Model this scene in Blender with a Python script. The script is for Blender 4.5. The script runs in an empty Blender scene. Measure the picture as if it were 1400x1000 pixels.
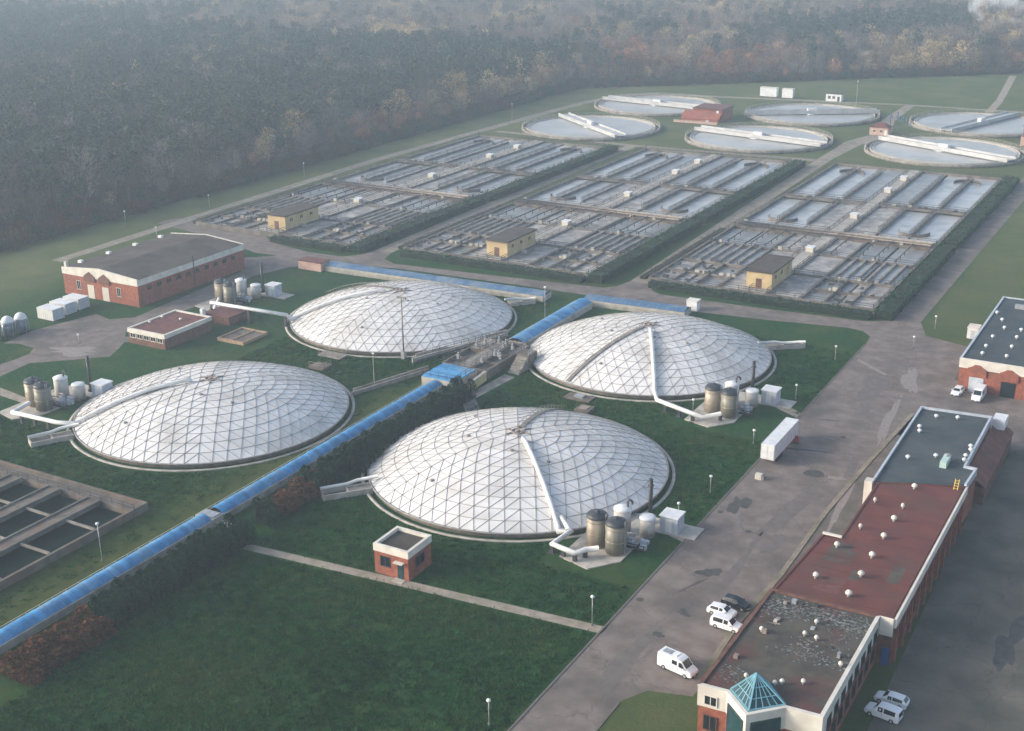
import bpy, math, random
from mathutils import Vector, Matrix, noise
R = random.Random(7)
scn = bpy.context.scene
COL = scn.collection
rad = math.radians

# ------------------------------------------------------------------ camera
CAM_H = 99.633
F_PX, PITCH, ROLL, YAW = 1763.14, rad(20.1473), rad(-0.53337), rad(29.7)
def _rot(v):
    c, s = math.cos(YAW), math.sin(YAW)
    return Vector((c*v[0]-s*v[1], s*v[0]+c*v[1], v[2]))
_fw = Vector((0, math.cos(PITCH), -math.sin(PITCH)))
_r0 = Vector((1, 0, 0)); _u0 = _r0.cross(_fw)
_cr, _sr = math.cos(ROLL), math.sin(ROLL)
FW, RT, UP = _rot(_fw), _rot(_cr*_r0+_sr*_u0), _rot(-_sr*_r0+_cr*_u0)
EYE = Vector((0, 0, CAM_H))
def at(px, py, z=0.0):
    d = FW*F_PX + RT*(px-700) - UP*(py-500)
    k = (z-CAM_H)/d.z
    return (d.x*k, d.y*k)
def proj(x, y, z):
    d = Vector((x, y, z))-EYE
    w = d.dot(FW)
    if w < 1: return (-9999, -9999, w)
    return (700+F_PX*d.dot(RT)/w, 500-F_PX*d.dot(UP)/w, w)

cd = bpy.data.cameras.new('camera'); cam = bpy.data.objects.new('camera', cd); COL.objects.link(cam)
cd.sensor_width = 36; cd.sensor_fit = 'HORIZONTAL'; cd.lens = 36*F_PX/1400
cd.clip_start = 0.5; cd.clip_end = 9000
m = Matrix((RT, UP, -FW)).transposed().to_4x4(); m.translation = EYE
cam.matrix_world = m
scn.camera = cam

# ------------------------------------------------------------------ light
SUN_AZ = math.atan2(-0.55, -0.83); SUN_EL = rad(22)
w = bpy.data.worlds.new('World'); scn.world = w; w.use_nodes = True
nt = w.node_tree; nt.nodes.clear()
sky = nt.nodes.new('ShaderNodeTexSky'); sky.sky_type = 'NISHITA'; sky.sun_disc = False
sky.sun_elevation = SUN_EL; sky.sun_rotation = math.pi/2-SUN_AZ
sky.air_density = 0.9; sky.dust_density = 3.0; sky.ozone_density = 1.0
bg = nt.nodes.new('ShaderNodeBackground'); bg.inputs[1].default_value = 0.15
out = nt.nodes.new('ShaderNodeOutputWorld')
hsv = nt.nodes.new('ShaderNodeHueSaturation'); hsv.inputs['Saturation'].default_value = .9; nt.links.new(sky.outputs[0], hsv.inputs['Color']); nt.links.new(hsv.outputs[0], bg.inputs[0]); nt.links.new(bg.outputs[0], out.inputs[0])
sd = bpy.data.lights.new('sun', 'SUN'); sd.energy = 1.5; sd.angle = rad(12); sd.color = (1, .95, .88)
so = bpy.data.objects.new('sun', sd); COL.objects.link(so)
sdir = Vector((math.cos(SUN_AZ)*math.cos(SUN_EL), math.sin(SUN_AZ)*math.cos(SUN_EL), math.sin(SUN_EL)))
so.rotation_euler = sdir.to_track_quat('Z', 'Y').to_euler(); so.location = (-200, 0, 300)
vs = scn.view_settings; vs.view_transform = 'Standard'; vs.look = 'None'; vs.gamma = 1; vs.use_curve_mapping = False
vs.exposure = 1.0
scn.cycles.use_denoising = True
scn.cycles.volume_bounces = 2
scn.cycles.max_bounces = 8

# ------------------------------------------------------------------ materials
MATS = {}
def mat(name, c1, c2=None, scale=1.0, detail=6, rough=.85, c3=None, scale3=.05, amt3=.5, bump=0, metal=0, lo=.35, hi=.65, spec=.5, perobj=0, island=0, stretch=None, crack=0):
    if name in MATS: return MATS[name]
    M = bpy.data.materials.new(name); M.use_nodes = True; MATS[name] = M
    t = M.node_tree; N = t.nodes; L = t.links
    b = N['Principled BSDF']; b.inputs['Roughness'].default_value = rough; b.inputs['Metallic'].default_value = metal
    b.inputs['Specular IOR Level'].default_value = spec
    col = None
    g = N.new('ShaderNodeNewGeometry'); pos = g.outputs['Position']
    if stretch:
        mp = N.new('ShaderNodeMapping'); mp.inputs['Scale'].default_value = stretch; L.new(pos, mp.inputs[0]); pos = mp.outputs[0]
    if c2:
        n = N.new('ShaderNodeTexNoise'); n.inputs['Scale'].default_value = scale; n.inputs['Detail'].default_value = detail
        L.new(pos, n.inputs['Vector'])
        r = N.new('ShaderNodeValToRGB'); e = r.color_ramp.elements
        e[0].position = lo; e[0].color = (*c1, 1); e[1].position = hi; e[1].color = (*c2, 1)
        L.new(n.outputs[0], r.inputs[0]); col = r.outputs[0]
        if bump:
            bp = N.new('ShaderNodeBump'); bp.inputs['Strength'].default_value = bump; bp.inputs['Distance'].default_value = .1
            L.new(n.outputs[0], bp.inputs['Height']); L.new(bp.outputs[0], b.inputs['Normal'])
    else:
        rgb = N.new('ShaderNodeRGB'); rgb.outputs[0].default_value = (*c1, 1); col = rgb.outputs[0]
    if c3:
        n = N.new('ShaderNodeTexNoise'); n.inputs['Scale'].default_value = scale3; n.inputs['Detail'].default_value = 5
        L.new(pos, n.inputs['Vector'])
        r = N.new('ShaderNodeValToRGB'); e = r.color_ramp.elements
        e[0].position = .48; e[0].color = (0, 0, 0, 1); e[1].position = .68; e[1].color = (amt3, amt3, amt3, 1)
        L.new(n.outputs[0], r.inputs[0])
        mx = N.new('ShaderNodeMix'); mx.data_type = 'RGBA'
        L.new(r.outputs[0], mx.inputs[0]); L.new(col, mx.inputs[6]); mx.inputs[7].default_value = (*c3, 1); col = mx.outputs[2]
    if crack:
        nn = N.new('ShaderNodeTexNoise'); nn.inputs['Scale'].default_value = .5; nn.inputs['Detail'].default_value = 4; L.new(pos, nn.inputs['Vector'])
        ma = N.new('ShaderNodeMix'); ma.data_type = 'VECTOR'; ma.inputs[0].default_value = .5; L.new(pos, ma.inputs[4])
        vm = N.new('ShaderNodeVectorMath'); vm.operation = 'SCALE'; vm.inputs['Scale'].default_value = 3.0; L.new(nn.outputs['Color'], vm.inputs[0])
        va = N.new('ShaderNodeVectorMath'); va.operation = 'ADD'; L.new(pos, va.inputs[0]); L.new(vm.outputs[0], va.inputs[1])
        for sc_, wd_, am_ in ((.085, .003, .5), (.24, .005, .28)):
            vo = N.new('ShaderNodeTexVoronoi'); vo.feature = 'DISTANCE_TO_EDGE'; vo.inputs['Scale'].default_value = sc_; L.new(va.outputs[0], vo.inputs['Vector'])
            r = N.new('ShaderNodeValToRGB'); e = r.color_ramp.elements; e[0].position = 0; e[0].color = (am_, am_, am_, 1); e[1].position = wd_*3; e[1].color = (0, 0, 0, 1); L.new(vo.outputs['Distance'], r.inputs[0])
            mx = N.new('ShaderNodeMix'); mx.data_type = 'RGBA'; L.new(r.outputs[0], mx.inputs[0]); L.new(col, mx.inputs[6]); mx.inputs[7].default_value = (.05, .045, .042, 1); col = mx.outputs[2]
    if perobj or island:
        src = N.new('ShaderNodeObjectInfo').outputs['Random'] if perobj else g.outputs['Random Per Island']
        amt = perobj or island
        mr = N.new('ShaderNodeMapRange'); mr.inputs[3].default_value = 1-amt; mr.inputs[4].default_value = 1+amt
        L.new(src, mr.inputs[0])
        hs = N.new('ShaderNodeHueSaturation'); L.new(mr.outputs[0], hs.inputs['Value']); L.new(col, hs.inputs['Color']); col = hs.outputs[0]
    L.new(col, b.inputs['Base Color'])
    return M

def grass_mat():
    M = bpy.data.materials.new('grass'); M.use_nodes = True
    t = M.node_tree; N = t.nodes; L = t.links; b = N['Principled BSDF']
    b.inputs['Roughness'].default_value = .95; b.inputs['Specular IOR Level'].default_value = .1
    pos = N.new('ShaderNodeNewGeometry').outputs['Position']
    def nz(s, d=6, st=None):
        v = pos
        if st:
            mp = N.new('ShaderNodeMapping'); mp.inputs['Scale'].default_value = st; L.new(pos, mp.inputs[0]); v = mp.outputs[0]
        n = N.new('ShaderNodeTexNoise'); n.inputs['Scale'].default_value = s; n.inputs['Detail'].default_value = d; n.inputs['Roughness'].default_value = .65
        L.new(v, n.inputs['Vector']); return n.outputs[0]
    def ramp(x, a, c, p0, p1):
        r = N.new('ShaderNodeValToRGB'); e = r.color_ramp.elements
        e[0].position = p0; e[0].color = (*a, 1); e[1].position = p1; e[1].color = (*c, 1); L.new(x, r.inputs[0]); return r.outputs[0]
    def mix(f, a, c):
        x = N.new('ShaderNodeMix'); x.data_type = 'RGBA'; L.new(f, x.inputs[0]); L.new(a, x.inputs[6])
        if isinstance(c, tuple): x.inputs[7].default_value = (*c, 1)
        else: L.new(c, x.inputs[7])
        return x.outputs[2]
    fine = ramp(nz(.9, 8), (.004, .028, .008), (.021, .086, .021), .28, .74)
    c = mix(ramp(nz(3.1, 5), (0,)*3, (.5,)*3, .5, .68), fine, (.034, .078, .024))
    c = mix(ramp(nz(.09, 8), (0,)*3, (.55,)*3, .48, .68), c, (.075, .085, .022))
    c = mix(ramp(nz(.028, 7), (0,)*3, (.45,)*3, .52, .72), c, (.085, .070, .032))
    c = mix(ramp(nz(.25, 6), (0,)*3, (.6,)*3, .56, .7), c, (.008, .026, .010))
    c = mix(ramp(nz(.05, 8, (1, .12, 1)), (0,)*3, (.5,)*3, .5, .7), c, (.012, .044, .014))
    # the strip left of the blue channel is dry, yellowish grass
    sx2 = N.new('ShaderNodeSeparateXYZ'); L.new(pos, sx2.inputs[0])
    m1 = N.new('ShaderNodeMapRange'); m1.interpolation_type = 'SMOOTHSTEP'; m1.inputs[1].default_value = -158; m1.inputs[2].default_value = -146; L.new(sx2.outputs[0], m1.inputs[0])
    m2 = N.new('ShaderNodeMapRange'); m2.interpolation_type = 'SMOOTHSTEP'; m2.inputs[1].default_value = -138; m2.inputs[2].default_value = -143; L.new(sx2.outputs[0], m2.inputs[0])
    m3 = N.new('ShaderNodeMapRange'); m3.interpolation_type = 'SMOOTHSTEP'; m3.inputs[1].default_value = 222; m3.inputs[2].default_value = 205; L.new(sx2.outputs[1], m3.inputs[0])
    q1 = N.new('ShaderNodeMath'); q1.operation = 'MULTIPLY'; L.new(m1.outputs[0], q1.inputs[0]); L.new(m2.outputs[0], q1.inputs[1])
    q2 = N.new('ShaderNodeMath'); q2.operation = 'MULTIPLY'; L.new(q1.outputs[0], q2.inputs[0]); L.new(m3.outputs[0], q2.inputs[1])
    q3 = N.new('ShaderNodeMath'); q3.operation = 'MULTIPLY'; L.new(q2.outputs[0], q3.inputs[0]); q3.inputs[1].default_value = .55
    c = mix(q3.outputs[0], c, ramp(nz(.35, 7), (.045, .058, .014), (.105, .098, .030), .35, .65))
    # the meadows beyond the basins are paler, drier grass
    sx = N.new('ShaderNodeSeparateXYZ'); L.new(pos, sx.inputs[0])
    mr = N.new('ShaderNodeMapRange'); mr.inputs[1].default_value = 290; mr.inputs[2].default_value = 420; mr.inputs[4].default_value = .7; L.new(sx.outputs[1], mr.inputs[0])
    dry = ramp(nz(.06, 7), (.085, .108, .040), (.150, .150, .066), .35, .65)
    c = mix(mr.outputs[0], c, dry)
    mw = N.new('ShaderNodeMapRange'); mw.interpolation_type = 'SMOOTHSTEP'; mw.inputs[1].default_value = -262; mw.inputs[2].default_value = -292; mw.inputs[4].default_value = .75; L.new(sx.outputs[0], mw.inputs[0])
    c = mix(mw.outputs[0], c, dry)
    me_ = N.new('ShaderNodeMapRange'); me_.interpolation_type = 'SMOOTHSTEP'; me_.inputs[1].default_value = -64; me_.inputs[2].default_value = -58; me_.inputs[4].default_value = .45; L.new(sx.outputs[0], me_.inputs[0])
    c = mix(me_.outputs[0], c, dry)
    L.new(c, b.inputs['Base Color'])
    bp = N.new('ShaderNodeBump'); bp.inputs['Strength'].default_value = .7; bp.inputs['Distance'].default_value = .25
    L.new(nz(1.7, 6), bp.inputs['Height']); L.new(bp.outputs[0], b.inputs['Normal'])
    MATS['grass'] = M; return M

grass_mat()
mat('asphalt', (.148, .121, .106), (.212, .178, .158), .35, 9, .9, c3=(.10, .088, .08), scale3=.11, amt3=.8, bump=.15, spec=.25, crack=1)
mat('yard_asphalt', (.105, .096, .078), (.15, .137, .112), .2, 9, .9, c3=(.06, .068, .056), scale3=.09, amt3=.8, spec=.2, crack=1)
mat('dirt_track', (.20, .17, .13), (.28, .24, .19), .5, 8, .95, c3=(.12, .12, .07), scale3=.15, amt3=.6)
mat('pale_path', (.24, .20, .16), (.33, .28, .22), .8, 7, .95, c3=(.10, .11, .05), scale3=.3, amt3=.5)
mat('kerb', (.19, .155, .115), (.28, .235, .18), .6, 7, .9, c3=(.10, .11, .05), scale3=.2, amt3=.8)
mat('verge_dirt', (.10, .088, .075), (.15, .13, .108), .5, 8, .95, c3=(.07, .075, .05), scale3=.2, amt3=.6)
mat('patch_dark', (.045, .046, .045), (.075, .072, .068), .8, 7, .9)
mat('patch_mid', (.115, .098, .09), (.15, .13, .118), .6, 7, .9)
mat('patch_pale', (.20, .172, .155), (.26, .226, .205), 1.2, 7, .9)
mat('forest_floor', (.040, .032, .020), (.085, .068, .042), .12, 8, 1, c3=(.04, .05, .02), scale3=.03, amt3=.6, spec=.1)
mat('concrete', (.20, .18, .155), (.32, .29, .25), .6, 8, .9, c3=(.11, .095, .08), scale3=.25, amt3=.7)
mat('old_concrete', (.095, .08, .066), (.17, .145, .12), .5, 8, .9, c3=(.16, .09, .06), scale3=.17, amt3=.6)
mat('tank_grey', (.10, .095, .082), (.175, .165, .145), .5, 8, .9, c3=(.09, .08, .07), scale3=.25, amt3=.7)
mat('basin_concrete', (.12, .104, .088), (.21, .185, .158), .4, 8, .9, c3=(.085, .08, .075), scale3=.12, amt3=.8)
mat('pale_concrete', (.36, .33, .28), (.48, .44, .38), .7, 7, .85, c3=(.2, .18, .15), scale3=.3, amt3=.6)
mat('ring_band', (.15, .125, .10), (.26, .22, .18), .8, 7, .9)
mat('dome_panel', (.64, .62, .59), (.73, .71, .68), .22, 7, .6, c3=(.47, .45, .41), scale3=.13, amt3=.7, island=.05, spec=.1)
mat('dome_rib', (.23, .215, .195), (.33, .31, .285), 1.5, 4, .6)
mat('walkway_steel', (.17, .15, .13), (.26, .23, .2), 1, 4, .7)
mat('crown_rust', (.20, .155, .125), (.32, .27, .23), 1.3, 5, .8)
mat('white_duct', (.68, .67, .64), (.80, .79, .76), .5, 6, .45, c3=(.5, .46, .4), scale3=.4, amt3=.5)
mat('dark_support', (.03, .032, .035), (.06, .06, .06), 1, 4, .7)
mat('tank_steel', (.20, .165, .12), (.40, .34, .26), .9, 6, .5, stretch=(1, 1, .12), metal=.25)
mat('tank_steel_green', (.14, .14, .11), (.25, .235, .18), .9, 6, .5, stretch=(1, 1, .12), metal=.25)
mat('tank_cap', (.018, .024, .03), (.045, .05, .055), 1.2, 5, .5)
mat('tank_cream', (.42, .40, .36), (.56, .53, .48), .8, 6, .6, c3=(.25, .2, .16), scale3=.5, amt3=.5)
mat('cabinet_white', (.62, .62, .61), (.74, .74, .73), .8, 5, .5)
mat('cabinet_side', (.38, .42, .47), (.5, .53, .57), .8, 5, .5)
mat('black_steel', (.012, .014, .016), (.03, .03, .03), 1, 4, .5)
mat('galv', (.32, .33, .34), (.46, .46, .46), 1.5, 5, .45, metal=.4)
mat('rail_dark', (.028, .028, .028), (.055, .054, .052), 1, 3, .7)
mat('rail_pale', (.36, .34, .27), (.46, .43, .35), 1, 3, .7)
mat('blue_cover', (.032, .19, .40), (.075, .31, .57), .55, 7, .45, c3=(.16, .31, .44), scale3=.28, amt3=.85, island=.22)
mat('blue_faded', (.055, .12, .21), (.10, .18, .28), .3, 7, .5, c3=(.20, .23, .25), scale3=.3, amt3=.7)
mat('blue_seam', (.06, .20, .40), (.16, .32, .50), 1.5, 4, .5)
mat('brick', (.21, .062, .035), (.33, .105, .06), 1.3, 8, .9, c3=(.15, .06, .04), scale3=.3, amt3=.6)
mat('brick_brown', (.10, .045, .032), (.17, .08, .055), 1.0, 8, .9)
mat('white_render', (.58, .54, .47), (.70, .66, .58), .5, 7, .8, c3=(.45, .4, .33), scale3=.3, amt3=.5)
mat('roof_grey', (.040, .031, .025), (.072, .057, .046), .3, 8, .95, c3=(.10, .09, .078), scale3=.12, amt3=.5)
mat('roof_red', (.095, .025, .020), (.14, .038, .030), .25, 8, .9, c3=(.09, .045, .035), scale3=.13, amt3=.7)
mat('roof_red_pale', (.10, .032, .028), (.17, .065, .055), .9, 8, .9, c3=(.07, .035, .03), scale3=.4, amt3=.7)
mat('roof_teal', (.026, .04, .046), (.05, .066, .07), .22, 8, .85, c3=(.075, .08, .078), scale3=.15, amt3=.6)
mat('roof_old', (.048, .042, .034), (.085, .074, .058), .5, 9, .95, c3=(.11, .032, .028), scale3=.16, amt3=.9)
mat('moss', (.028, .030, .027), (.25, .25, .235), 2.2, 4, .95, lo=.45, hi=.62, c3=(.07, .085, .05), scale3=.5, amt3=.5)
mat('rust_roof', (.13, .05, .034), (.20, .08, .055), .5, 7, .9)
mat('glass_dark', (.012, .018, .024), rough=.12)
mat('glass_teal', (.03, .09, .12), (.06, .14, .17), .8, 4, .15)
mat('glass_deep', (.012, .04, .05), (.025, .065, .075), .8, 4, .15)
mat('frame_teal', (.16, .36, .42), rough=.5)
mat('blue_paint', (.03, .08, .25), rough=.5)
mat('door_cream', (.52, .48, .41), (.6, .56, .48), 2, 4, .6)
mat('yellow_render', (.46, .34, .17), (.56, .43, .23), .6, 7, .85, c3=(.32, .24, .14), scale3=.3, amt3=.6)
mat('yellow_wall', (.48, .38, .18), (.56, .44, .22), 1, 6, .85)
mat('water_still', (.37, .37, .355), (.45, .445, .425), .15, 5, .22, c3=(.24, .235, .215), scale3=.16, amt3=.6)
mat('water_clar', (.34, .34, .32), (.41, .405, .385), .08, 5, .3, c3=(.24, .24, .21), scale3=.07, amt3=.6)
mat('water_froth', (.22, .20, .175), (.46, .43, .39), .45, 8, .6, c3=(.16, .15, .14), scale3=.2, amt3=.7)
mat('water_grey', (.18, .18, .17), (.27, .265, .25), .25, 7, .3)
mat('water_murk', (.09, .09, .085), (.15, .14, .125), .35, 8, .35)
mat('water_dark', (.005, .016, .015), (.010, .024, .022), .3, 4, .6, spec=.03)
mat('bridge_white', (.38, .38, .37), (.50, .495, .48), .3, 5, .55)
mat('hedge', (.014, .042, .020), (.04, .088, .04), .9, 6, .9, spec=.15, island=.45)
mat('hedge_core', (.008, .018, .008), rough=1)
mat('conifer', (.008, .028, .018), (.022, .055, .032), .8, 6, .9, spec=.15, island=.5)
mat('red_shrub', (.07, .028, .016), (.13, .055, .028), .9, 6, .9, spec=.15, island=.5)
mat('brown_shrub', (.06, .045, .028), (.11, .085, .05), .9, 6, .9, spec=.15, island=.4)
mat('tuft_green', (.013, .066, .016), (.034, .115, .030), .5, 4, .95, spec=.1)
mat('tuft_dry', (.034, .074, .020), (.070, .11, .032), .5, 4, .95, spec=.1)
mat('tuft_dark', (.007, .040, .012), (.018, .072, .020), .5, 4, .95, spec=.1)
mat('pine_needles', (.046, .066, .054), (.088, .112, .088), .4, 5, .95, spec=.1, island=.45, perobj=0)
mat('twigs', (.145, .122, .105), (.25, .215, .19), .15, 4, .95, spec=.1, perobj=.4)
mat('twigs_dark', (.075, .064, .057), (.13, .112, .098), .15, 4, .95, spec=.1, perobj=.35)
mat('leaves_ochre', (.30, .22, .11), (.46, .36, .21), .3, 4, .95, spec=.1, perobj=.35)
mat('leaves_rust', (.25, .125, .07), (.37, .20, .12), .3, 4, .95, spec=.1, perobj=.35)
mat('bark_pine', (.10, .068, .048), (.16, .115, .085), 1, 4, .95, spec=.1)
mat('bark', (.08, .07, .06), (.15, .135, .12), 1, 4, .95, spec=.1)
mat('car_white', (.74, .75, .76), rough=.3)
mat('car_black', (.012, .014, .018), rough=.25)
mat('tyre', (.015, .015, .015), rough=.9)
mat('lamp_glass', (.8, .8, .76), rough=.3)
mat('headlight', (.6, .62, .65), rough=.15)
mat('red_paint', (.35, .05, .04), rough=.6)
mat('yellow_paint', (.6, .42, .06), rough=.6)
mat('timber', (.3, .2, .12), (.4, .28, .17), 2, 5, .9)
mat('tank_silver', (.12, .15, .20), (.24, .27, .32), .6, 5, .4, metal=.4)
mat('mint', (.42, .55, .5), rough=.6)
mat('pink_render', (.45, .28, .22), (.55, .36, .29), .7, 5, .85)

# ------------------------------------------------------------------ mesh helpers
class MB:
    def __init__(s): s.v = []; s.f = []; s.sm = []
    def quad(s, a, b, c, d, sm=False):
        n = len(s.v); s.v += [tuple(a), tuple(b), tuple(c), tuple(d)]; s.f.append((n, n+1, n+2, n+3)); s.sm.append(sm)
    def tri(s, a, b, c, sm=False):
        n = len(s.v); s.v += [tuple(a), tuple(b), tuple(c)]; s.f.append((n, n+1, n+2)); s.sm.append(sm)
    def prism(s, poly, z0, z1, bottom=True):
        n = len(s.v); k = len(poly)
        s.v += [(p[0], p[1], z0) for p in poly]+[(p[0], p[1], z1) for p in poly]
        for i in range(k):
            j = (i+1) % k; s.f.append((n+i, n+j, n+k+j, n+k+i)); s.sm.append(False)
        s.f.append(tuple(range(n+k, n+2*k))); s.sm.append(False)
        if bottom: s.f.append(tuple(range(n+k-1, n-1, -1))); s.sm.append(False)
        return s
    def box(s, x0, x1, y0, y1, z0, z1):
        x0, x1 = sorted((x0, x1)); y0, y1 = sorted((y0, y1))
        return s.prism([(x0, y0), (x1, y0), (x1, y1), (x0, y1)], z0, z1)
    def sheet(s, poly, z):
        n = len(s.v); s.v += [(p[0], p[1], z) for p in poly]; s.f.append(tuple(range(n, n+len(poly)))); s.sm.append(False); return s
    def cyl(s, x, y, z0, z1, r0, r1=None, n=16, cap=True):
        r1 = r0 if r1 is None else r1; b = len(s.v)
        for z, r in ((z0, r0), (z1, r1)):
            s.v += [(x+r*math.cos(2*math.pi*i/n), y+r*math.sin(2*math.pi*i/n), z) for i in range(n)]
        for i in range(n):
            j = (i+1) % n; s.f.append((b+i, b+j, b+n+j, b+n+i)); s.sm.append(True)
        if cap:
            s.f.append(tuple(range(b+n, b+2*n))); s.sm.append(False)
            s.f.append(tuple(range(b+n-1, b-1, -1))); s.sm.append(False)
        return s
    def lathe(s, x, y, prof, n=24):
        b = len(s.v)
        for r, z in prof: s.v += [(x+r*math.cos(2*math.pi*i/n), y+r*math.sin(2*math.pi*i/n), z) for i in range(n)]
        for k in range(len(prof)-1):
            for i in range(n):
                j = (i+1) % n; s.f.append((b+k*n+i, b+k*n+j, b+(k+1)*n+j, b+(k+1)*n+i)); s.sm.append(True)
        return s
    def tube(s, pts, r, n=8, cap=True):
        pts = [Vector(p) for p in pts]; b = len(s.v); K = len(pts)
        rr = r if isinstance(r, (list, tuple)) else [r]*K
        for k in range(K):
            d = (pts[min(k+1, K-1)]-pts[max(k-1, 0)]).normalized()
            a = Vector((0, 0, 1)) if abs(d.z) < .9 else Vector((1, 0, 0))
            e1 = d.cross(a).normalized(); e2 = d.cross(e1)
            s.v += [tuple(pts[k]+rr[k]*(math.cos(2*math.pi*i/n)*e1+math.sin(2*math.pi*i/n)*e2)) for i in range(n)]
        for k in range(K-1):
            for i in range(n):
                j = (i+1) % n; s.f.append((b+k*n+i, b+k*n+j, b+(k+1)*n+j, b+(k+1)*n+i)); s.sm.append(n > 5)
        if cap:
            s.f.append(tuple(range(b, b+n))); s.sm.append(False)
            s.f.append(tuple(range(b+K*n-1, b+(K-1)*n-1, -1))); s.sm.append(False)
        return s
    def bar(s, p, q, w, h=None):
        p, q = Vector(p), Vector(q); h = h or w
        d = (q-p).normalized(); a = Vector((0, 0, 1)) if abs(d.z) < .95 else Vector((1, 0, 0))
        e1 = d.cross(a).normalized()*w/2; e2 = e1.cross(d).normalized()*h/2
        n = len(s.v)
        for o in (p, q): s.v += [tuple(o-e1-e2), tuple(o+e1-e2), tuple(o+e1+e2), tuple(o-e1+e2)]
        for f in ((0, 1, 5, 4), (1, 2, 6, 5), (2, 3, 7, 6), (3, 0, 4, 7), (3, 2, 1, 0), (4, 5, 6, 7)):
            s.f.append(tuple(n+i for i in f)); s.sm.append(False)
        return s
    def railing(s, p, q, z, h=1.1, step=3.0, w=.07):
        p = Vector((p[0], p[1], z)); q = Vector((q[0], q[1], z)); L = (q-p).length; k = max(1, int(L/step))
        for hh in (h*.5, h): s.bar(p+Vector((0, 0, hh)), q+Vector((0, 0, hh)), w)
        for i in range(k+1):
            o = p.lerp(q, i/k); s.bar(o, o+Vector((0, 0, h)), w)
        return s
    def ring(s, x, y, r0, r1, z0, z1, n=64):
        return s.lathe(x, y, [(r0, z0), (r1, z0), (r1, z1), (r0, z1), (r0, z0)], n)
    def cards(s, pts, size, up=.3, rnd=R):
        for p in pts:
            a = rnd.uniform(0, 6.283); t = rnd.gauss(0, .6)
            e1 = Vector((math.cos(a), math.sin(a), t*.5)).normalized(); e2 = Vector((-math.sin(a)*.6, math.cos(a)*.6, rnd.uniform(.2, 1))).normalized()
            k = size*rnd.uniform(.6, 1.3); p = Vector(p)
            s.quad(p-e1*k, p+e2*k*.4+e1*k*.1, p+e1*k, p+e2*k-e1*k*.2)
        return s
    def build(s, name, material, parent=None, world=True, loc=None):
        me = bpy.data.meshes.new(name)
        off = Vector((0, 0, 0))
        if parent is not None and world:
            q = parent
            while q is not None: off += Vector(q.location); q = q.parent
        if loc is not None: off += Vector(loc)
        me.from_pydata([(x-off.x, y-off.y, z-off.z) for x, y, z in s.v], [], s.f)
        me.polygons.foreach_set('use_smooth', s.sm)
        me.materials.append(MATS[material]); me.update()
        o = bpy.data.objects.new(name, me); COL.objects.link(o)
        if parent is not None: o.parent = parent
        if loc is not None: o.location = loc
        return o

def tag(o, label=None, cat=None, group=None, kind=None):
    if label: o['label'] = label
    if cat: o['category'] = cat
    if group: o['group'] = group
    if kind: o['kind'] = kind
    return o
def thing(name, label, cat, loc=(0, 0, 0), rz=0, group=None):
    o = bpy.data.objects.new(name, None); COL.objects.link(o); o.empty_display_size = .3
    o.location = loc if len(loc) == 3 else (loc[0], loc[1], 0); o.rotation_euler = (0, 0, rz)
    return tag(o, label, cat, group)
def dup(root, loc, rz=0, label=None, group=None, scale=None):
    r = root.copy(); COL.objects.link(r); r.location = loc; r.rotation_euler = (0, 0, rz)
    if scale: r.scale = (scale,)*3 if isinstance(scale, (int, float)) else scale
    if label: r['label'] = label
    if group: r['group'] = group
    for ch in list(root.children):
        c = ch.copy(); COL.objects.link(c); c.parent = r
        for g in list(ch.children):
            d = g.copy(); COL.objects.link(d); d.parent = c
    return r
def struct(name, mb, material):
    return tag(mb.build(name, material), kind='structure')
def P(*pp, z=0): return [at(a, b, z) for a, b in pp]

# ================================================================== setting
GX0, GX1, GY0, GY1 = -2600, 2200, -600, 3000
struct('ground', MB().sheet([(GX0, GY0), (GX1, GY0), (GX1, GY1), (GX0, GY1)], 0), 'grass')
struct('forest_floor', MB().sheet([(-320, -200), (-318, 300), (-316, 480), (-320, 590), (-326, 628), (-252, 692), (-185, 745), (-115, 798), (60, 940), (400, 1200), (1200, 2900), (-2500, 2900), (-2500, -200)], .004), 'forest_floor')
# roads
struct('main_road', MB().sheet([(-68.6, 60), (-59.5, 60), (-59.3, 131), (-57.0, 135.3), (-51.2, 137), (-50.6, 158), (-50.2, 200), (-49.5, 252), (-47, 262), (-50, 270), (-56, 292), (-61.5, 306), (-61.6, 497), (-67.4, 497), (-68.0, 311), (-70.5, 303.5), (-128, 303), (-131.5, 308), (-139.2, 308.5), (-142, 302), (-205, 294.5), (-213, 300), (-222.5, 300), (-226, 294), (-237, 290), (-262, 300), (-292, 318), (-294, 470), (-290, 580), (-268, 628), (-150, 652), (-150, 646), (-262, 620), (-281, 578), (-288.5, 470), (-288.5, 470.1), (-300, 470), (-303, 318), (-302, 262), (-291, 262), (-290, 306), (-262, 292), (-238, 283), (-200, 288.5), (-137, 291), (-76, 297), (-70.5, 294), (-68.9, 287)], .008), 'asphalt') if False else None
def road(name, poly, material='asphalt', z=.008): return struct(name, MB().sheet(poly, z), material)
road('main_road', [(-68.6, 60), (-59.5, 60), (-59.3, 131), (-57.0, 135.3), (-51.2, 137), (-50.6, 158), (-50.2, 200), (-49.5, 252), (-46, 262), (-46, 296), (-58, 300), (-61.5, 310), (-61.6, 497), (-67.6, 497), (-68.2, 311), (-69.5, 307), (-73, 304.5), (-76, 304), (-76, 297.3), (-72, 296.4), (-69.5, 293.5), (-68.9, 287)])
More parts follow.
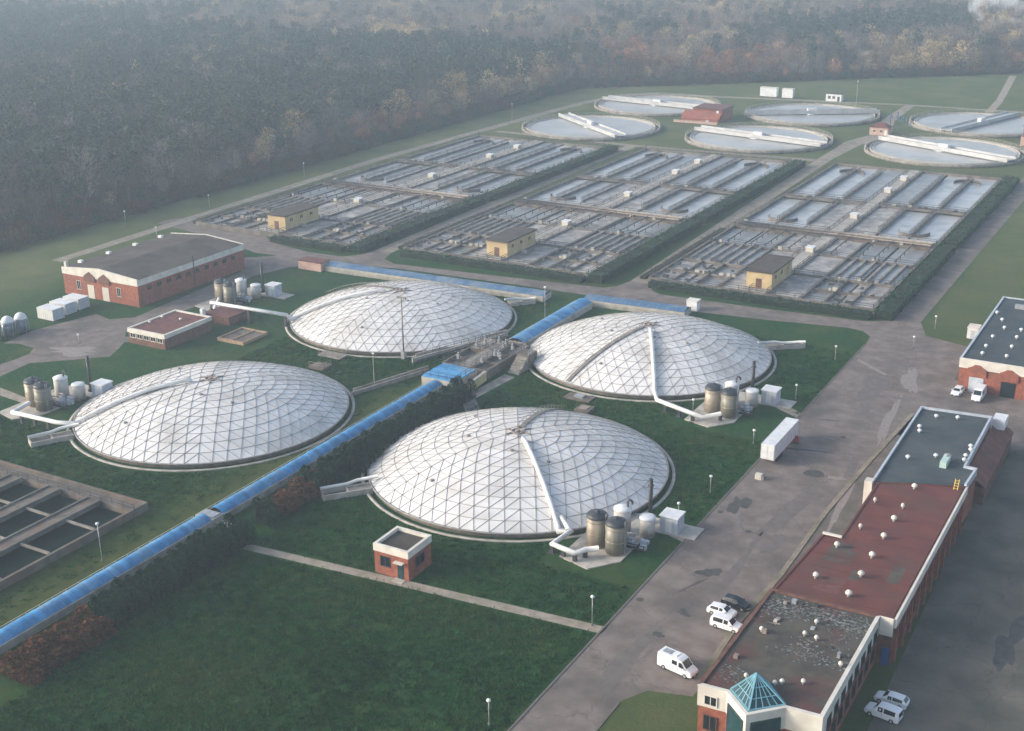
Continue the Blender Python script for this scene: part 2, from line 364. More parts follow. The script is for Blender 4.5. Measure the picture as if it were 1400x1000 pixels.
road('cross_road', [(-76, 297.3), (-76, 304), (-100, 302.5), (-127, 301.5), (-130.5, 304), (-132, 309), (-139, 309), (-140.2, 303), (-143, 300), (-175, 296.5), (-206, 293.6), (-211.5, 296.5), (-213.5, 303), (-219.5, 303), (-220.5, 297), (-224, 293), (-236, 292.5), (-252, 296), (-262, 303), (-290, 312), (-302, 306), (-302, 298), (-270, 292), (-250, 284.5), (-236, 285.5), (-218, 286.8), (-200, 290.2), (-160, 291.8), (-112, 292.2), (-95, 294)], z=.012)
road('lane_road', [(-139, 309), (-132, 309), (-137.5, 430), (-139.5, 500), (-138, 535), (-131.8, 560), (-140, 600), (-142.5, 648), (-147, 648), (-146, 600), (-140, 562), (-145.5, 540), (-144.8, 500), (-143, 430)], 'dirt_track', .016)
road('lane_road', [(-219.5, 303), (-213.5, 303), (-217.0, 400), (-219.0, 492), (-223.5, 492), (-222, 400)], 'dirt_track', .016)
road('perimeter_road', [(-302, 250), (-297, 250), (-299, 306), (-302, 420), (-297, 540), (-294, 590), (-288, 618), (-275, 632), (-150, 652), (-60, 655), (-60, 651), (-150, 648), (-273, 627), (-284, 612), (-289, 585), (-292, 540), (-297.5, 420), (-294.5, 306), (-293, 250)][::-1], 'dirt_track', .016)
road('gravel_road', [(-290, 494), (-222, 489.5), (-145, 493), (-145, 497), (-222, 493.5), (-289, 498)][::-1], 'dirt_track', .012)
road('field_path', [at(1268, 154), at(1283, 154), at(1330, 140), at(1390, 103), at(1378, 103), at(1318, 137)], 'pale_path', .008) if False else None
road('field_path', P((1346, 154), (1358, 154), (1372, 138), (1390, 104), (1380, 104), (1362, 137)), 'pale_path', .008)
road('footpath', [(-131, 140.0), (-68.4, 145.0), (-68.4, 147.0), (-131, 141.9)], 'pale_path', .008)
road('service_path', P((0, 530), (38, 545), (36, 553), (0, 541)), 'pale_path', .012)
road('link_path', P((1060, 548), (1098, 566), (1090, 572), (1055, 555)), 'pale_path', .012)
road('stub_path', P((930, 720), (948, 732), (935, 742), (915, 733)), 'pale_path', .012)
road('chamber_path', P((690, 512), (704, 516), (650, 545), (662, 572), (640, 574), (630, 545)), 'concrete', .012)
# west yard
road('pavement', P((-40, 545), (0, 515), (40, 497), (150, 488), (163, 476), (170, 468), (172, 455), (215, 432), (252, 425), (300, 408), (320, 392), (345, 378), (395, 366), (450, 361), (450, 352), (400, 348), (345, 352), (330, 352), (330, 372), (268, 398), (190, 432), (130, 430), (45, 452), (-40, 490)), 'asphalt', .010)
road('grass_lawn', P((0, 470), (25, 470), (46, 476), (40, 484), (20, 492), (-20, 505), (-40, 500)), 'grass', .016)
road('grass_lawn', P((128, 428), (150, 414), (195, 424), (186, 434), (150, 437)), 'grass', .016)
# east yard and verge
road('pavement', [(-44, 240), (-46, 262), (-46, 296), (-40, 298), (-20, 300), (60, 300), (60, 60), (-29, 60), (-29, 130), (-30.2, 205), (-28.5, 238)], 'yard_asphalt', .012)
road('pavement', [(-52, 240), (-45.2, 234), (-32, 236.4), (-26, 242), (-18, 262), (-18, 272), (-44, 272), (-53, 278)], 'asphalt', .016)
vp = P((958, 932), (1012, 851), (1068, 789), (1130, 702), (1190, 632), (1250, 566)); road('verge_pavement', vp+[(-45, 240), (-44.4, 200), (-43.5, 176), (-46.5, 176), (-47, 131)], 'verge_dirt', .016)
road('verge_pavement', [(x-.25, y) for x, y in vp]+[(x-.7, y) for x, y in vp[::-1]], 'kerb', .020)
kb = MB(); kp = P((958, 932), (1012, 851), (1068, 789), (1130, 702), (1190, 632), (1250, 566))
for a, b2 in zip(kp, kp[1:]): kb.bar((*a, .06), (*b2, .06), .35, .14)
struct('kerb', kb, 'kerb')
kb = MB()
for (a, b2) in (((-68.75, 60), (-68.85, 200)), ((-68.85, 200), (-69.05, 287)), ((-59.2, 60), (-59.1, 131))): kb.bar((*a, .04), (*b2, .04), .3, .1)
struct('road_kerb', kb, 'patch_mid')
def blob(cx, cy, rx, ry, ang=0, n=22, seed=0, rough=.3):
    rr = random.Random(seed); ph = [rr.uniform(0, 6.28) for _ in range(4)]; out = []
    for i in range(n):
        t = 6.2832*i/n; k = 1+rough*(.5*math.sin(2*t+ph[0])+.4*math.sin(3*t+ph[1])+.35*math.sin(5*t+ph[2])+.3*math.sin(7*t+ph[3]))
        x, y = rx*k*math.cos(t), ry*k*math.sin(t); out.append((cx+x*math.cos(ang)-y*math.sin(ang), cy+x*math.sin(ang)+y*math.cos(ang)))
    return out
def bp_(px, py, rx, ry, ang, seed, m, z, rough=.3):
    c = at(px, py)
    if m == 'patch_mid' and rough < .35:
        rr = random.Random(seed); q = [(-1, -1), (-.1, -1), (-.1, -.8), (1, -.8), (1, .9), (.3, .9), (.3, 1), (-1, 1)]
        pl2 = [(c[0]+(a*rx+rr.uniform(-.12, .12))*math.cos(ang)-b*ry*math.sin(ang), c[1]+a*rx*math.sin(ang)+(b*ry+rr.uniform(-.12, .12))*math.cos(ang)) for a, b in q]
    else: pl2 = blob(c[0], c[1], rx, ry, ang, 34, seed, rough)
    struct('road_surface', MB().sheet(pl2, z), m)
bp_(970, 783, 1.9, 1.3, .5, 1, 'patch_dark', .022); bp_(948, 800, .25, 3.2, -.35, 2, 'patch_dark', .020)
bp_(1113, 648, 1.8, 1.7, .1, 3, 'patch_dark', .022, .1); bp_(1143, 654, 1.4, .9, .2, 4, 'patch_pale', .022)
bp_(1080, 700, 1.4, 11, -.12, 5, 'patch_mid', .019); bp_(1212, 543, 6, .8, .15, 6, 'patch_mid', .020)
bp_(1095, 615, 5, .35, .25, 7, 'patch_dark', .021); bp_(1165, 640, .7, 5, .1, 8, 'patch_mid', .021); bp_(900, 868, .9, .7, .1, 9, 'patch_dark', .021)
bp_(1125, 598, 5, .5, .05, 10, 'patch_mid', .020); bp_(1273, 482, 7, 1, .1, 11, 'patch_mid', .020); bp_(1195, 530, 2, 8, 0, 12, 'patch_mid', .018)
bp_(1245, 520, 1.3, 9, .2, 13, 'patch_pale', .018, .45); bp_(1215, 575, .8, 14, .1, 14, 'patch_pale', .018, .4); bp_(1150, 690, .7, 11, .1, 15, 'patch_pale', .019, .4)
bp_(1012, 770, .6, 12, .03, 16, 'patch_mid', .019, .4); bp_(1300, 770, 2.2, 9, .1, 17, 'yard_asphalt', .019, .5); bp_(1290, 900, 2.5, 8, -.1, 18, 'yard_asphalt', .019, .5)
bp_(1010, 690, 1.6, 3.2, .1, 31, 'patch_dark', .0215, .5); bp_(1060, 745, .9, 4, -.1, 32, 'patch_mid', .0205); bp_(1180, 560, 1.2, 4.5, .05, 33, 'patch_mid', .0195); bp_(935, 838, .8, 1.0, .4, 34, 'patch_dark', .0215, .5); bp_(1220, 500, 3.5, 2, .2, 35, 'patch_mid', .0195); bp_(1135, 575, 2.0, .3, .3, 36, 'patch_dark', .0225, .5)
bp_(1340, 680, 3, 14, .1, 19, 'yard_asphalt', .018, .4); bp_(1380, 880, 1.5, 7, 0, 20, 'patch_dark', .020, .5); bp_(860, 900, 1.2, 10, .02, 21, 'patch_mid', .018, .4)
bp_(820, 395, 3, 1, 0, 22, 'patch_mid', .024); bp_(180, 465, 7, 2, .3, 23, 'patch_mid', .020); bp_(100, 480, 6, 2.5, .3, 24, 'patch_pale', .020, .5)
struct('road_marking', MB().sheet(P((1171, 493), (1174, 491), (1213, 512), (1210, 514)), .024), 'patch_pale')
mh = MB()
for px, py in ((1023, 727), (1100, 770), (985, 700), (875, 820), (1153, 598)): mh.cyl(*at(px, py), .01, .035, .55, n=14)
struct('manhole_cover', mh, 'patch_dark')

# haze
hz = MB().box(GX0-10, GX1+10, GY0-10, GY1+10, -1, 118).build('haze', 'concrete'); tag(hz, kind='stuff')
HM = bpy.data.materials.new('haze'); HM.use_nodes = True; hn = HM.node_tree; hn.nodes.clear()
pv = hn.nodes.new('ShaderNodeVolumePrincipled'); pv.inputs['Color'].default_value = (.72, .87, 1, 1); pv.inputs['Density'].default_value = .00038; pv.inputs['Anisotropy'].default_value = .25
ho = hn.nodes.new('ShaderNodeOutputMaterial'); hn.links.new(pv.outputs[0], ho.inputs['Volume'])
hz.data.materials[0] = HM

# ================================================================== domes
DOMES = [(-106.3, 188.3), (-110.2, 256.2), (-175.3, 252.1), (-174.5, 182.5)]
RB, DH, NZ, Z0 = 27.3, 6.5, 11, .95
RS = (RB*RB+DH*DH)/(2*DH); PH = math.asin(RB/RS)
def dome_z(r): return Z0+math.sqrt(max(RS*RS-r*r, 0))-(RS-DH)
def node(k, j):
    if k == 0: return Vector((0, 0, Z0+DH))
    ph = PH*k/NZ; a = 2*math.pi*(j % (6*k))/(6*k)
    return Vector((RS*math.sin(ph)*math.cos(a), RS*math.sin(ph)*math.sin(a), Z0+RS*math.cos(ph)-(RS-DH)))
def make_dome(label):
    t = thing('covered_tank', label, 'domed tank', (0, 0, 0), 0, 'white domed covers over the settling tanks')
    MB().ring(0, 0, 28.15, 28.75, 0, .22, 96).build('kerb_ring', 'pale_concrete', t)
    MB().ring(0, 0, 26.6, 27.15, 0, .9, 96).build('tank_wall', 'ring_band', t)
    p = MB(); rb = MB()
    def rib(a, b, hw=.075):
        up = ((a+b)*.5+Vector((0, 0, RS-DH-Z0))).normalized(); d = (b-a).normalized(); s = d.cross(up)*hw
        p0, p1 = a+up*.012, b+up*.012; q0, q1 = a+up*.09, b+up*.09
        rb.quad(p0-s, p1-s, q1, q0); rb.quad(q0, q1, p1+s, p0+s)
    for k in range(1, NZ+1):
        for sec in range(6):
            for i in range(k):
                j = sec*k+i
                a, b = node(k, j), node(k, j+1); c = node(k-1, sec*(k-1)+i)
                rib(a, b, .062); rib(a, c, .045)
                if i < k-1:
                    d = node(k-1, sec*(k-1)+i+1); n = len(p.v)
                    p.v += [tuple(a), tuple(b), tuple(c), tuple(d)]; p.f += [(n, n+1, n+2), (n+2, n+1, n+3)]; p.sm += [True, True]; rib(b, c, .026)
                else: p.tri(a, b, c)
    p.build('dome_cover', 'dome_panel', t)
    rb.build('lattice_rib', 'dome_rib', t)
    MB().ring(0, 0, RB-.05, RB+.28, Z0-.12, Z0+.10, 96).build('eaves_gutter', 'dome_rib', t)
    c = MB(); zt = Z0+DH
    c.ring(0, 0, 1.0, 1.25, zt-.15, zt+.25, 20); c.cyl(0, 0, zt-.1, zt+.45, .4, n=12)
    for a in range(6): c.bar((1.4*math.cos(a*1.047), 1.4*math.sin(a*1.047), zt+.2), (2.6*math.cos(a*1.047), 2.6*math.sin(a*1.047), zt+.12), .25, .15)
    c.build('crown_platform', 'crown_rust', t)
    for a, rr in ((-1.9, 20), (2.7, 14), (-.6, 12), (-2.6, 9), (-1.2, 7.5)):
        x, y = rr*math.cos(a), rr*math.sin(a); z = dome_z(rr); MB().cyl(x, y, z-.2, z+.25, .33, n=10).build('roof_hatch', 'walkway_steel', t)
    return t
def stairway(root, ang, r0=2, r1=27.2):
    s = MB(); pts = [(r0+(r1-r0)*i/24) for i in range(25)]
    d = Vector((math.cos(ang), math.sin(ang), 0)); n = Vector((-d.y, d.x, 0))
    for i in range(24):
        a = d*pts[i]+Vector((0, 0, dome_z(pts[i])+.22)); b = d*pts[i+1]+Vector((0, 0, dome_z(pts[i+1])+.22))
        s.bar(a, b, .9, .08)
        for sg in (-1, 1): s.bar(a+n*.45*sg+Vector((0, 0, .8)), b+n*.45*sg+Vector((0, 0, .8)), .06)
        if i % 2 == 0:
            for sg in (-1, 1): s.bar(a+n*.45*sg, a+n*.45*sg+Vector((0, 0, .8)), .06)
    return s.build('stairway', 'walkway_steel', root, world=False)
DL = ['white lattice dome nearest the viewer, right behind the small brick kiosk', 'white lattice dome standing in front of the right basin block, beside the main road', 'white lattice dome farthest back, behind the tall mast and in front of the middle basins', 'white lattice dome at the left, above the open concrete tank']
d0 = make_dome(DL[0]); domes = [d0]
for i in (1, 2, 3): domes.append(dup(d0, (*DOMES[i], 0), [0, .2, .45, .1][i], DL[i]))
d0.location = (*DOMES[0], 0)
stairway(domes[0], rad(100)); stairway(domes[1], rad(-106)-.2); stairway(domes[3], rad(-134)-.1, 9); stairway(domes[2], rad(170)-.45)

def duct(label, crown, ddir, rest, sup, extra=None):
    """white air duct: from the dome crown down over its ribs, then out to the scrubber"""
    cx, cy = crown
    t = thing('air_duct', label, 'air duct', (cx, cy, 0), 0, 'white air ducts from dome to scrubber')
    a = math.atan2(ddir[1]-cy, ddir[0]-cx); L = math.hypot(ddir[1]-cy, ddir[0]-cx)
    pts = []
    for i in range(15):
        r = 4+(min(L, 27.2)-4)*i/14; pts.append((cx+r*math.cos(a), cy+r*math.sin(a), dome_z(r)+.62))
    m1 = MB(); m1.tube([(pts[0][0], pts[0][1], pts[0][2]-.5)]+pts, .42, 10)
    m1.build('dome_pipe', 'white_duct', t)
    m2 = MB(); m2.tube([pts[-1]]+rest, .46, 10)
    if extra: m2.tube(extra, .4, 10)
    m2.build('ground_pipe', 'white_duct', t)
    for (x, y, z) in sup:
        m3 = MB(); m3.box(x-.3, x+.3, y-.3, y+.3, 0, z-.3); m3.box(x-.6, x+.6, y-.6, y+.6, 0, .15); m3.build('pipe_support', 'dark_support', t)
def A3(px, py, z): return (*at(px, py, z), z)
def lerp3(a, b, k): return tuple(a[i]+(b[i]-a[i])*k for i in range(3))
q1 = [A3(763, 727, 2), A3(781, 726, 2), A3(755, 744, 1.5), A3(786, 757, 1.5), A3(800, 752, 1.5), A3(818, 750, 1.5)]
duct('white duct running down the nearest dome to its scrubber tanks', DOMES[0], at(764, 720, 2), q1, [q1[2], q1[3], lerp3(q1[2], q1[3], .5), q1[4]], [A3(779, 727, 1.9), A3(768, 706, 3.2)])
q2 = [A3(898, 547, 2), A3(960, 571, 1.6), A3(985, 566, 1.6)]
duct('white duct running down the right dome to its scrubber tanks', DOMES[1], at(897, 545, 2), q2, [lerp3(q2[0], q2[1], k) for k in (.2, .5, .8)]+[q2[2]])
q3 = [A3(392, 431, 3.2), A3(288, 414, 4.2), (*at(288, 414, 4.2), 1.2), A3(300, 408, 1.2)]
duct('white duct crossing the grass from the farthest dome to a brick outbuilding', DOMES[2], at(395, 432, 2.5), q3, [lerp3(q3[0], q3[1], k) for k in (.02, .5)]+[(q3[1][0], q3[1][1], 3)])
q4 = [A3(96, 579, 2), A3(78, 578, 1.8), A3(17, 564, 1.8), A3(40, 551, 1.8)]
duct('white duct leaving the left dome towards the scrubber tanks by the frame edge', DOMES[3], at(97, 578, 2), q4, [lerp3(q4[1], q4[2], k) for k in (.2, .5, .8)])

# inlet troughs beside each dome
def trough(label, p0, p1, dome):
    t = thing('inlet_trough', label, 'inlet trough', (*p0, 0), 0, 'concrete inlet troughs beside the domes')
    a = math.atan2(p1[1]-p0[1], p1[0]-p0[0]); L = math.hypot(p1[1]-p0[1], p1[0]-p0[0])
    d = Vector((math.cos(a), math.sin(a))); n = Vector((-d.y, d.x)); b = Vector(p0)
    def pt(u, v): q = b+d*u+n*v; return (q.x, q.y)
    c = MB()
    for (u0, u1, v0, v1) in ((0, L, -1.3, -1.05), (0, L, 1.05, 1.3), (0, .25, -1.05, 1.05), (L*.5, L*.5+.25, -1.05, 1.05)):
        c.prism([pt(u0, v0), pt(u1, v0), pt(u1, v1), pt(u0, v1)], 0, 1.1)
    c.build('trough_wall', 'pale_concrete', t)
    MB().prism([pt(.25, -1.05), pt(L*.5, -1.05), pt(L*.5, 1.05), pt(.25, 1.05)], 0, .3).build('water', 'water_dark', t)
    MB().prism([pt(L*.5+.25, -1.05), pt(L, -1.05), pt(L, 1.05), pt(L*.5+.25, 1.05)], 0, .95).build('cover_slab', 'concrete', t)
    w_ = MB(); w_.tube([(*pt(0, 1.0), 1.5), (*pt(L*.55, 1.0), 1.6), (*pt(L*.75, 1.0), 2.0), (*pt(L+1.5, 1.0), 2.1)], .32, 8); w_.build('feed_pipe', 'white_duct', t)
trough('concrete trough with white pipe on the left side of the nearest dome', at(440, 682), at(508, 671), 0)
trough('concrete trough with white pipe on the left side of the left dome', at(41, 610), at(100, 598), 3)
trough('concrete trough with white pipe on the right side of the right dome', at(1098, 474), at(1042, 478), 1)
trough('concrete trough with white pipe on the right side of the farthest dome', at(730, 414), at(696, 418), 2)

# ================================================================== scrubber units
def scrubber_tank(label, x, y, green):
    t = thing('scrubber_tank', label, 'tank', (x, y, .2), 0, 'brown steel scrubber tanks')
    s = MB(); s.cyl(x, y, .2, 5.3, 1.7, n=28)
    s.build('tank_shell', 'tank_steel_green' if green else 'tank_steel', t)
    c = MB(); c.lathe(x, y, [(1.78, 5.25), (1.78, 5.5), (1.5, 5.85), (.8, 6.1), (.25, 6.18), (.25, 6.4), (0, 6.4)], 24); c.build('tank_lid', 'tank_cap', t)
    l = MB()
    for sg in (-.22, .22): l.bar((x+1.75, y-.4+sg, .2), (x+1.75, y-.4+sg, 6.3), .06)
    for i in range(14): l.bar((x+1.75, y-.62, .5+i*.42), (x+1.75, y-.18, .5+i*.42), .05)
    l.build('ladder', 'galv', t)
    for z in (.2, 2.4, 4.6): MB().ring(x, y, 1.69, 1.77, z, z+.14, 28).build('band', 'tank_steel', t)
    return t
def scrub_unit(ox, oy, where):
    pad = MB().prism([(ox-3.5, oy-6.5), (ox+2.2, oy-8.0), (ox+5.8, oy-3.4), (ox+5.8, oy+8.6), (ox+13.3, oy+9.0), (ox+13.3, oy+13.4), (ox-1.5, oy+13.4), (ox-3.5, oy+8)], 0, .19)
    struct('pad_pavement', pad, 'pale_concrete')
    scrubber_tank('left brown steel tank with black lid in the scrubber group '+where, ox, oy, False)
    scrubber_tank('right brown steel tank with black lid in the scrubber group '+where, ox+3.8, oy-.9, True)
    # cream vessel with goose-neck vent
    x, y = ox+1.9, oy+5.6
    t = thing('cream_vessel', 'cream cylinder with black goose-neck vent in the scrubber group '+where, 'vessel', (x, y, .2), 0, 'cream vessels of the scrubber groups')
    MB().cyl(x, y, .2, 4.6, 1.45, n=24).build('vessel_shell', 'tank_cream', t)
    MB().lathe(x, y, [(1.5, 4.55), (1.5, 4.75), (.9, 5.05), (0, 5.15)], 24).build('vessel_lid', 'cabinet_white', t)
    g = MB(); g.tube([(x+.8, y+.2, 4.9), (x+.8, y+.2, 5.9), (x+.95, y+.2, 6.25), (x+1.25, y+.2, 6.35), (x+1.55, y+.2, 6.2), (x+1.65, y+.2, 5.7)], .2, 8); g.build('vent_pipe', 'black_steel', t)
    # drum
    x, y = ox+5.9, oy+6.6
    t = thing('white_drum', 'shorter grey drum with a white lid in the scrubber group '+where, 'drum', (x, y, .2), 0, 'lidded drums of the scrubber groups')
    MB().cyl(x, y, .2, 3.5, 1.3, n=22).build('drum_shell', 'tank_cream', t)
    MB().lathe(x, y, [(1.38, 3.45), (1.38, 3.7), (1.0, 3.85), (0, 3.9)], 22).build('drum_lid', 'cabinet_white', t)
    # cabinet
    x, y = ox+8.7, oy+10.4
    t = thing('control_cabinet', 'white-topped box cabinet in the scrubber group '+where, 'cabinet', (x, y, .2), 0, 'box cabinets of the scrubber groups')
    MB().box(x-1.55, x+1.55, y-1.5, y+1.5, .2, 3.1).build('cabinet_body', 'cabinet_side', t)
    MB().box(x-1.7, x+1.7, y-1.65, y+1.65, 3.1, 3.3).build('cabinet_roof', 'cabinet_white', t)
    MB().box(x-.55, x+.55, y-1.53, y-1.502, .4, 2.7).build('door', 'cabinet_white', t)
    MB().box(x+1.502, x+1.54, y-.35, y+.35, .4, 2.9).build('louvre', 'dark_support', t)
    # stack
    x, y = ox+4.4, oy+11.2
    t = thing('exhaust_stack', 'thin black exhaust stack rising from the scrubber group '+where, 'chimney', (x, y, .2), 0, 'black exhaust stacks')
    MB().cyl(x, y, .2, 8.2, .36, .34, 14).build('stack_pipe', 'black_steel', t)
    MB().cyl(x, y, .2, 1.2, .7, .5, 14).build('stack_base', 'black_steel', t)
    MB().ring(x, y, .36, .5, 6.9, 7.1, 14).build('flange', 'dark_support', t)
    # pipework and pumps
    t = thing('pump_skid', 'low rack of pumps and small pipes in the scrubber group '+where, 'pump skid', (ox+5.5, oy+2.5, .2), 0, 'pump racks of the scrubber groups')
    bx = MB()
    rr = random.Random(int(abs(ox*10)))
    for i in range(9):
        x, y = ox+rr.uniform(2.4, 7.6), oy+rr.uniform(1.6, 4.6); s = rr.uniform(.25, .5); bx.box(x-s, x+s, y-s, y+s, .2, rr.uniform(.7, 1.7))
    bx.build('pump_housing', 'cabinet_side', t)
    pp = MB()
    for i in range(8):
        x, y, z = ox+rr.uniform(1.6, 4), oy+rr.uniform(1, 4.5), rr.uniform(.6, 2.4)
        pp.tube([(x, y, .3), (x, y, z), (x+rr.uniform(1, 3.5), y+rr.uniform(-.5, .6), z)], rr.uniform(.09, .17), 7)
    pp.build('pipework', 'galv', t)
    dk = MB(); dk.box(ox+3.0, ox+7.8, oy+1.3, oy+1.5, .2, .6); dk.bar((ox+2.8, oy+1.2, 1.1), (ox+8, oy+1.2, 1.1), .12)
    for i in range(4): dk.bar((ox+2.9+i*1.6, oy+1.2, .2), (ox+2.9+i*1.6, oy+1.2, 1.1), .09)
    dk.build('rack_frame', 'dark_support', t)
def ctr(px, py, r=1.7):
    x, y = at(px, py, .2); n = math.hypot(x, y); return (x+x/n*r, y+y/n*r)
scrub_unit(*ctr(816, 751), 'beside the nearest dome')
scrub_unit(*ctr(974, 567), 'beside the right dome')
scrub_unit(*ctr(304, 414), 'behind the small brick outbuilding')
scrub_unit(*ctr(49, 557), 'at the left frame edge')

# ================================================================== blue covered channels
def channel(label, p0, p1, wdt, zt, cover, arch=.7, step=1.2, group='blue covered channels'):
    t = thing('covered_channel', label, 'covered channel', (*p0, 0), 0, group)
    a = math.atan2(p1[1]-p0[1], p1[0]-p0[0]); L = math.hypot(p1[1]-p0[1], p1[0]-p0[0])
    d = Vector((math.cos(a), math.sin(a))); n = Vector((-d.y, d.x)); b = Vector(p0); h = wdt/2
    def pt(u, v): q = b+d*u+n*v; return (q.x, q.y)
    c = MB()
    for v0, v1 in ((-h-.3, -h), (h, h+.3)): c.prism([pt(0, v0), pt(L, v0), pt(L, v1), pt(0, v1)], 0, zt)
    for u in (0, L-.3): c.prism([pt(u, -h), pt(u+.3, -h), pt(u+.3, h), pt(u, h)], 0, zt)
    c.build('channel_wall', 'pale_concrete', t)
    m_ = MB(); s = MB(); k = 8
    prof = [(-h-.1+(2*h+.2)*i/k, zt+.03+arch*math.sin(math.pi*i/k)**.8) for i in range(k+1)]
    nseg = int(L/step)
    for j in range(nseg):
        u0, u1 = .05+j*L/nseg, .05+(j+1)*L/nseg-.1; dz = .012*((j*7) % 5)
        nb = len(m_.v); jt = R.uniform(-.04, .05)
        for v0, z0 in prof: m_.v += [(*pt(u0, v0), z0+dz+jt), (*pt(u1, v0), z0+dz+jt*.2)]
        for i in range(k):
            (v0, z0), (v1, z1) = prof[i], prof[i+1]
            m_.f.append((nb+2*i, nb+2*i+1, nb+2*i+3, nb+2*i+2)); m_.sm.append(False)
            s.quad((*pt(u1-.02, v0), z0+.07), (*pt(u1+.12, v0), z0+.07), (*pt(u1+.12, v1), z1+.07), (*pt(u1-.02, v1), z1+.07))
    m_.build('cover_panel', cover, t); s.build('seam', 'blue_seam', t)['kind'] = 'stuff'
    r = MB(); r.railing(pt(0, h+.8), pt(L, h+.8), 0, 1.2, 2.5, .07); r.build('handrail', 'rail_pale', t)
    return t
XM = -141.7
channel('bright blue covered channel from the lower left corner to a small concrete joint chamber', (XM, 60), (XM, 143.4), 3.1, 1.2, 'blue_cover', .9)
channel('bright blue covered channel between the joint chamber and the blue platform, past the tall hedge', (XM, 146.2), (XM, 215.4), 3.1, 1.2, 'blue_cover', .9)
channel('short bright blue covered channel between the two rear domes', (-139.6, 246.5), (-139.6, 282), 4.2, 1.6, 'blue_cover', .8)
channel('faded blue covered channel along the cross road behind the farthest dome', at(748, 410), at(452, 368), 4.6, 1.5, 'blue_faded', .6, 2.4)
channel('faded blue covered channel along the cross road behind the right dome', at(940, 432), at(803, 414), 4.6, 1.5, 'blue_faded', .6, 2.4)
t = thing('joint_chamber', 'pale concrete joint chamber between two lengths of blue channel', 'chamber', (XM, 144.8, 0))
MB().box(XM-2, XM+2, 143.5, 146.1, 0, 1.5).build('chamber_wall', 'pale_concrete', t); MB().box(XM-1.6, XM+1.6, 143.8, 145.8, 1.5, 1.7).build('lid', 'galv', t)
MB().box(XM+2.0, XM+4.6, 144.0, 145.4, .4, .7).build('step', 'pale_concrete', t)
t = thing('blue_platform', 'bright blue ribbed cover platform at the end of the long blue channel', 'platform', (-140.8, 220, 0))
MB().box(-145.4, -136.8, 215.6, 224.4, 0, 2.2).build('platform_wall', 'pale_concrete', t)
bp = MB()
for i in range(11):
    y = 215.7+i*.78; bp.box(-145.3, -136.9, y, y+.66, 2.2, 2.5+.04*(i % 3))
bp.build('cover_panel', 'blue_cover', t)
rl = MB(); rl.railing((-145.2, 215.8), (-137, 215.8), 2.55, 1.1, 1.7); rl.railing((-137, 215.8), (-137, 224.2), 2.55, 1.1, 1.7); rl.build('handrail', 'rail_dark', t)

# distribution chamber between the four domes
t = thing('distribution_chamber', 'brown concrete distribution chamber with walkways between the four domes', 'chamber', (-141, 235, 0))
cw = MB()
for x in (-146.5, -142.6, -139, -135.2): cw.box(x-.25, x+.25, 226, 245, 0, 2.0)
for y in (226, 231, 237, 244.6): cw.box(-146.2, -135.5, y-.25, y+.25, 0, 1.96)
cw.build('chamber_wall', 'old_concrete', t)
MB().box(-146.3, -135.4, 226.2, 244.5, 0, 1.2).build('water', 'water_murk', t)
cs = MB(); cs.box(-142.3, -139.3, 226.3, 244.4, 1.75, 2.06); cs.box(-146, -142.9, 237.3, 244.2, 1.5, 2.1); cs.build('deck', 'concrete', t)
rl = MB()
for x in (-146.5, -142.4, -139.2, -135.2): rl.railing((x, 226), (x, 244.6), 2.06, 1.1, 2.2)
for y in (226, 237, 244.6): rl.railing((-146.3, y), (-135.4, y), 2.06, 1.1, 2.2)
rl.build('handrail', 'rail_dark', t)
for i in range(12):
    x, y = R.uniform(-146, -136), R.uniform(227, 244); gv = MB(); gv.box(x-.3, x+.3, y-.3, y+.3, 1.9, 2.9); gv.cyl(x, y, 2.9, 3.5, .14, n=8); gv.build('gate_valve', 'galv', t)
t = thing('channel_arm', 'narrow concrete channel running left from the distribution chamber past a dome', 'channel', (-152, 220, 0))
ca = MB(); A_, B_ = at(482, 540), at(585, 508); C_ = at(575, 480); D_ = at(690, 455)
for (p0, p1) in ((A_, B_),):
    for o in (-.9, .9): ca.bar((p0[0]+o*.5, p0[1]-o, .5), (p1[0]+o*.5, p1[1]-o, .5), .3, 1.0)
ca.build('channel_wall', 'concrete', t)
MB().bar((A_[0], A_[1], .2), (B_[0], B_[1], .2), 1.4, .3).build('water', 'water_dark', t)
t = thing('outlet_channel', 'long grey concrete channel under the front edge of the farthest dome', 'channel', (*at(630, 482), 0))
ca = MB(); A_, B_ = at(566, 494), at(692, 460)
for o in (-1.4, 1.4): ca.bar((A_[0]-o*.35, A_[1]+o, .6), (B_[0]-o*.35, B_[1]+o, .6), .35, 1.2)
ca.build('channel_wall', 'pale_concrete', t); MB().bar((A_[0], A_[1], .3), (B_[0], B_[1], .3), 2.3, .5).build('water', 'water_murk', t)
rr_ = MB(); rr_.railing((A_[0], A_[1]-1.5), (B_[0], B_[1]-1.5), 1.2, 1.1, 2); rr_.build('handrail', 'rail_dark', t)
t = thing('yellow_wall', 'yellow rendered retaining wall beside the end of the tall hedge', 'wall', (*at(652, 528), 0))
a_, b_ = at(640, 538), at(664, 520); MB().bar((*a_, 1.0), (*b_, 1.0), .5, 2.0).build('wall_slab', 'yellow_wall', t); MB().bar((*a_, 2.06), (*b_, 2.06), .7, .12).build('coping', 'pale_concrete', t)
t = thing('stair_block', 'grey concrete stair block at the left tip of the right dome', 'steps', (*at(700, 505), 0))
sx_, sy_ = at(702, 512)
sb = MB()
for i in range(6): sb.box(sx_-1.4, sx_+1.4, sy_+i*.7, sy_+i*.7+.7, 0, .5+i*.45)
sb.build('steps', 'concrete', t); MB().box(sx_-1.5, sx_+1.5, sy_+4.2, sy_+8.2, 0, 3.2).build('landing', 'old_concrete', t)
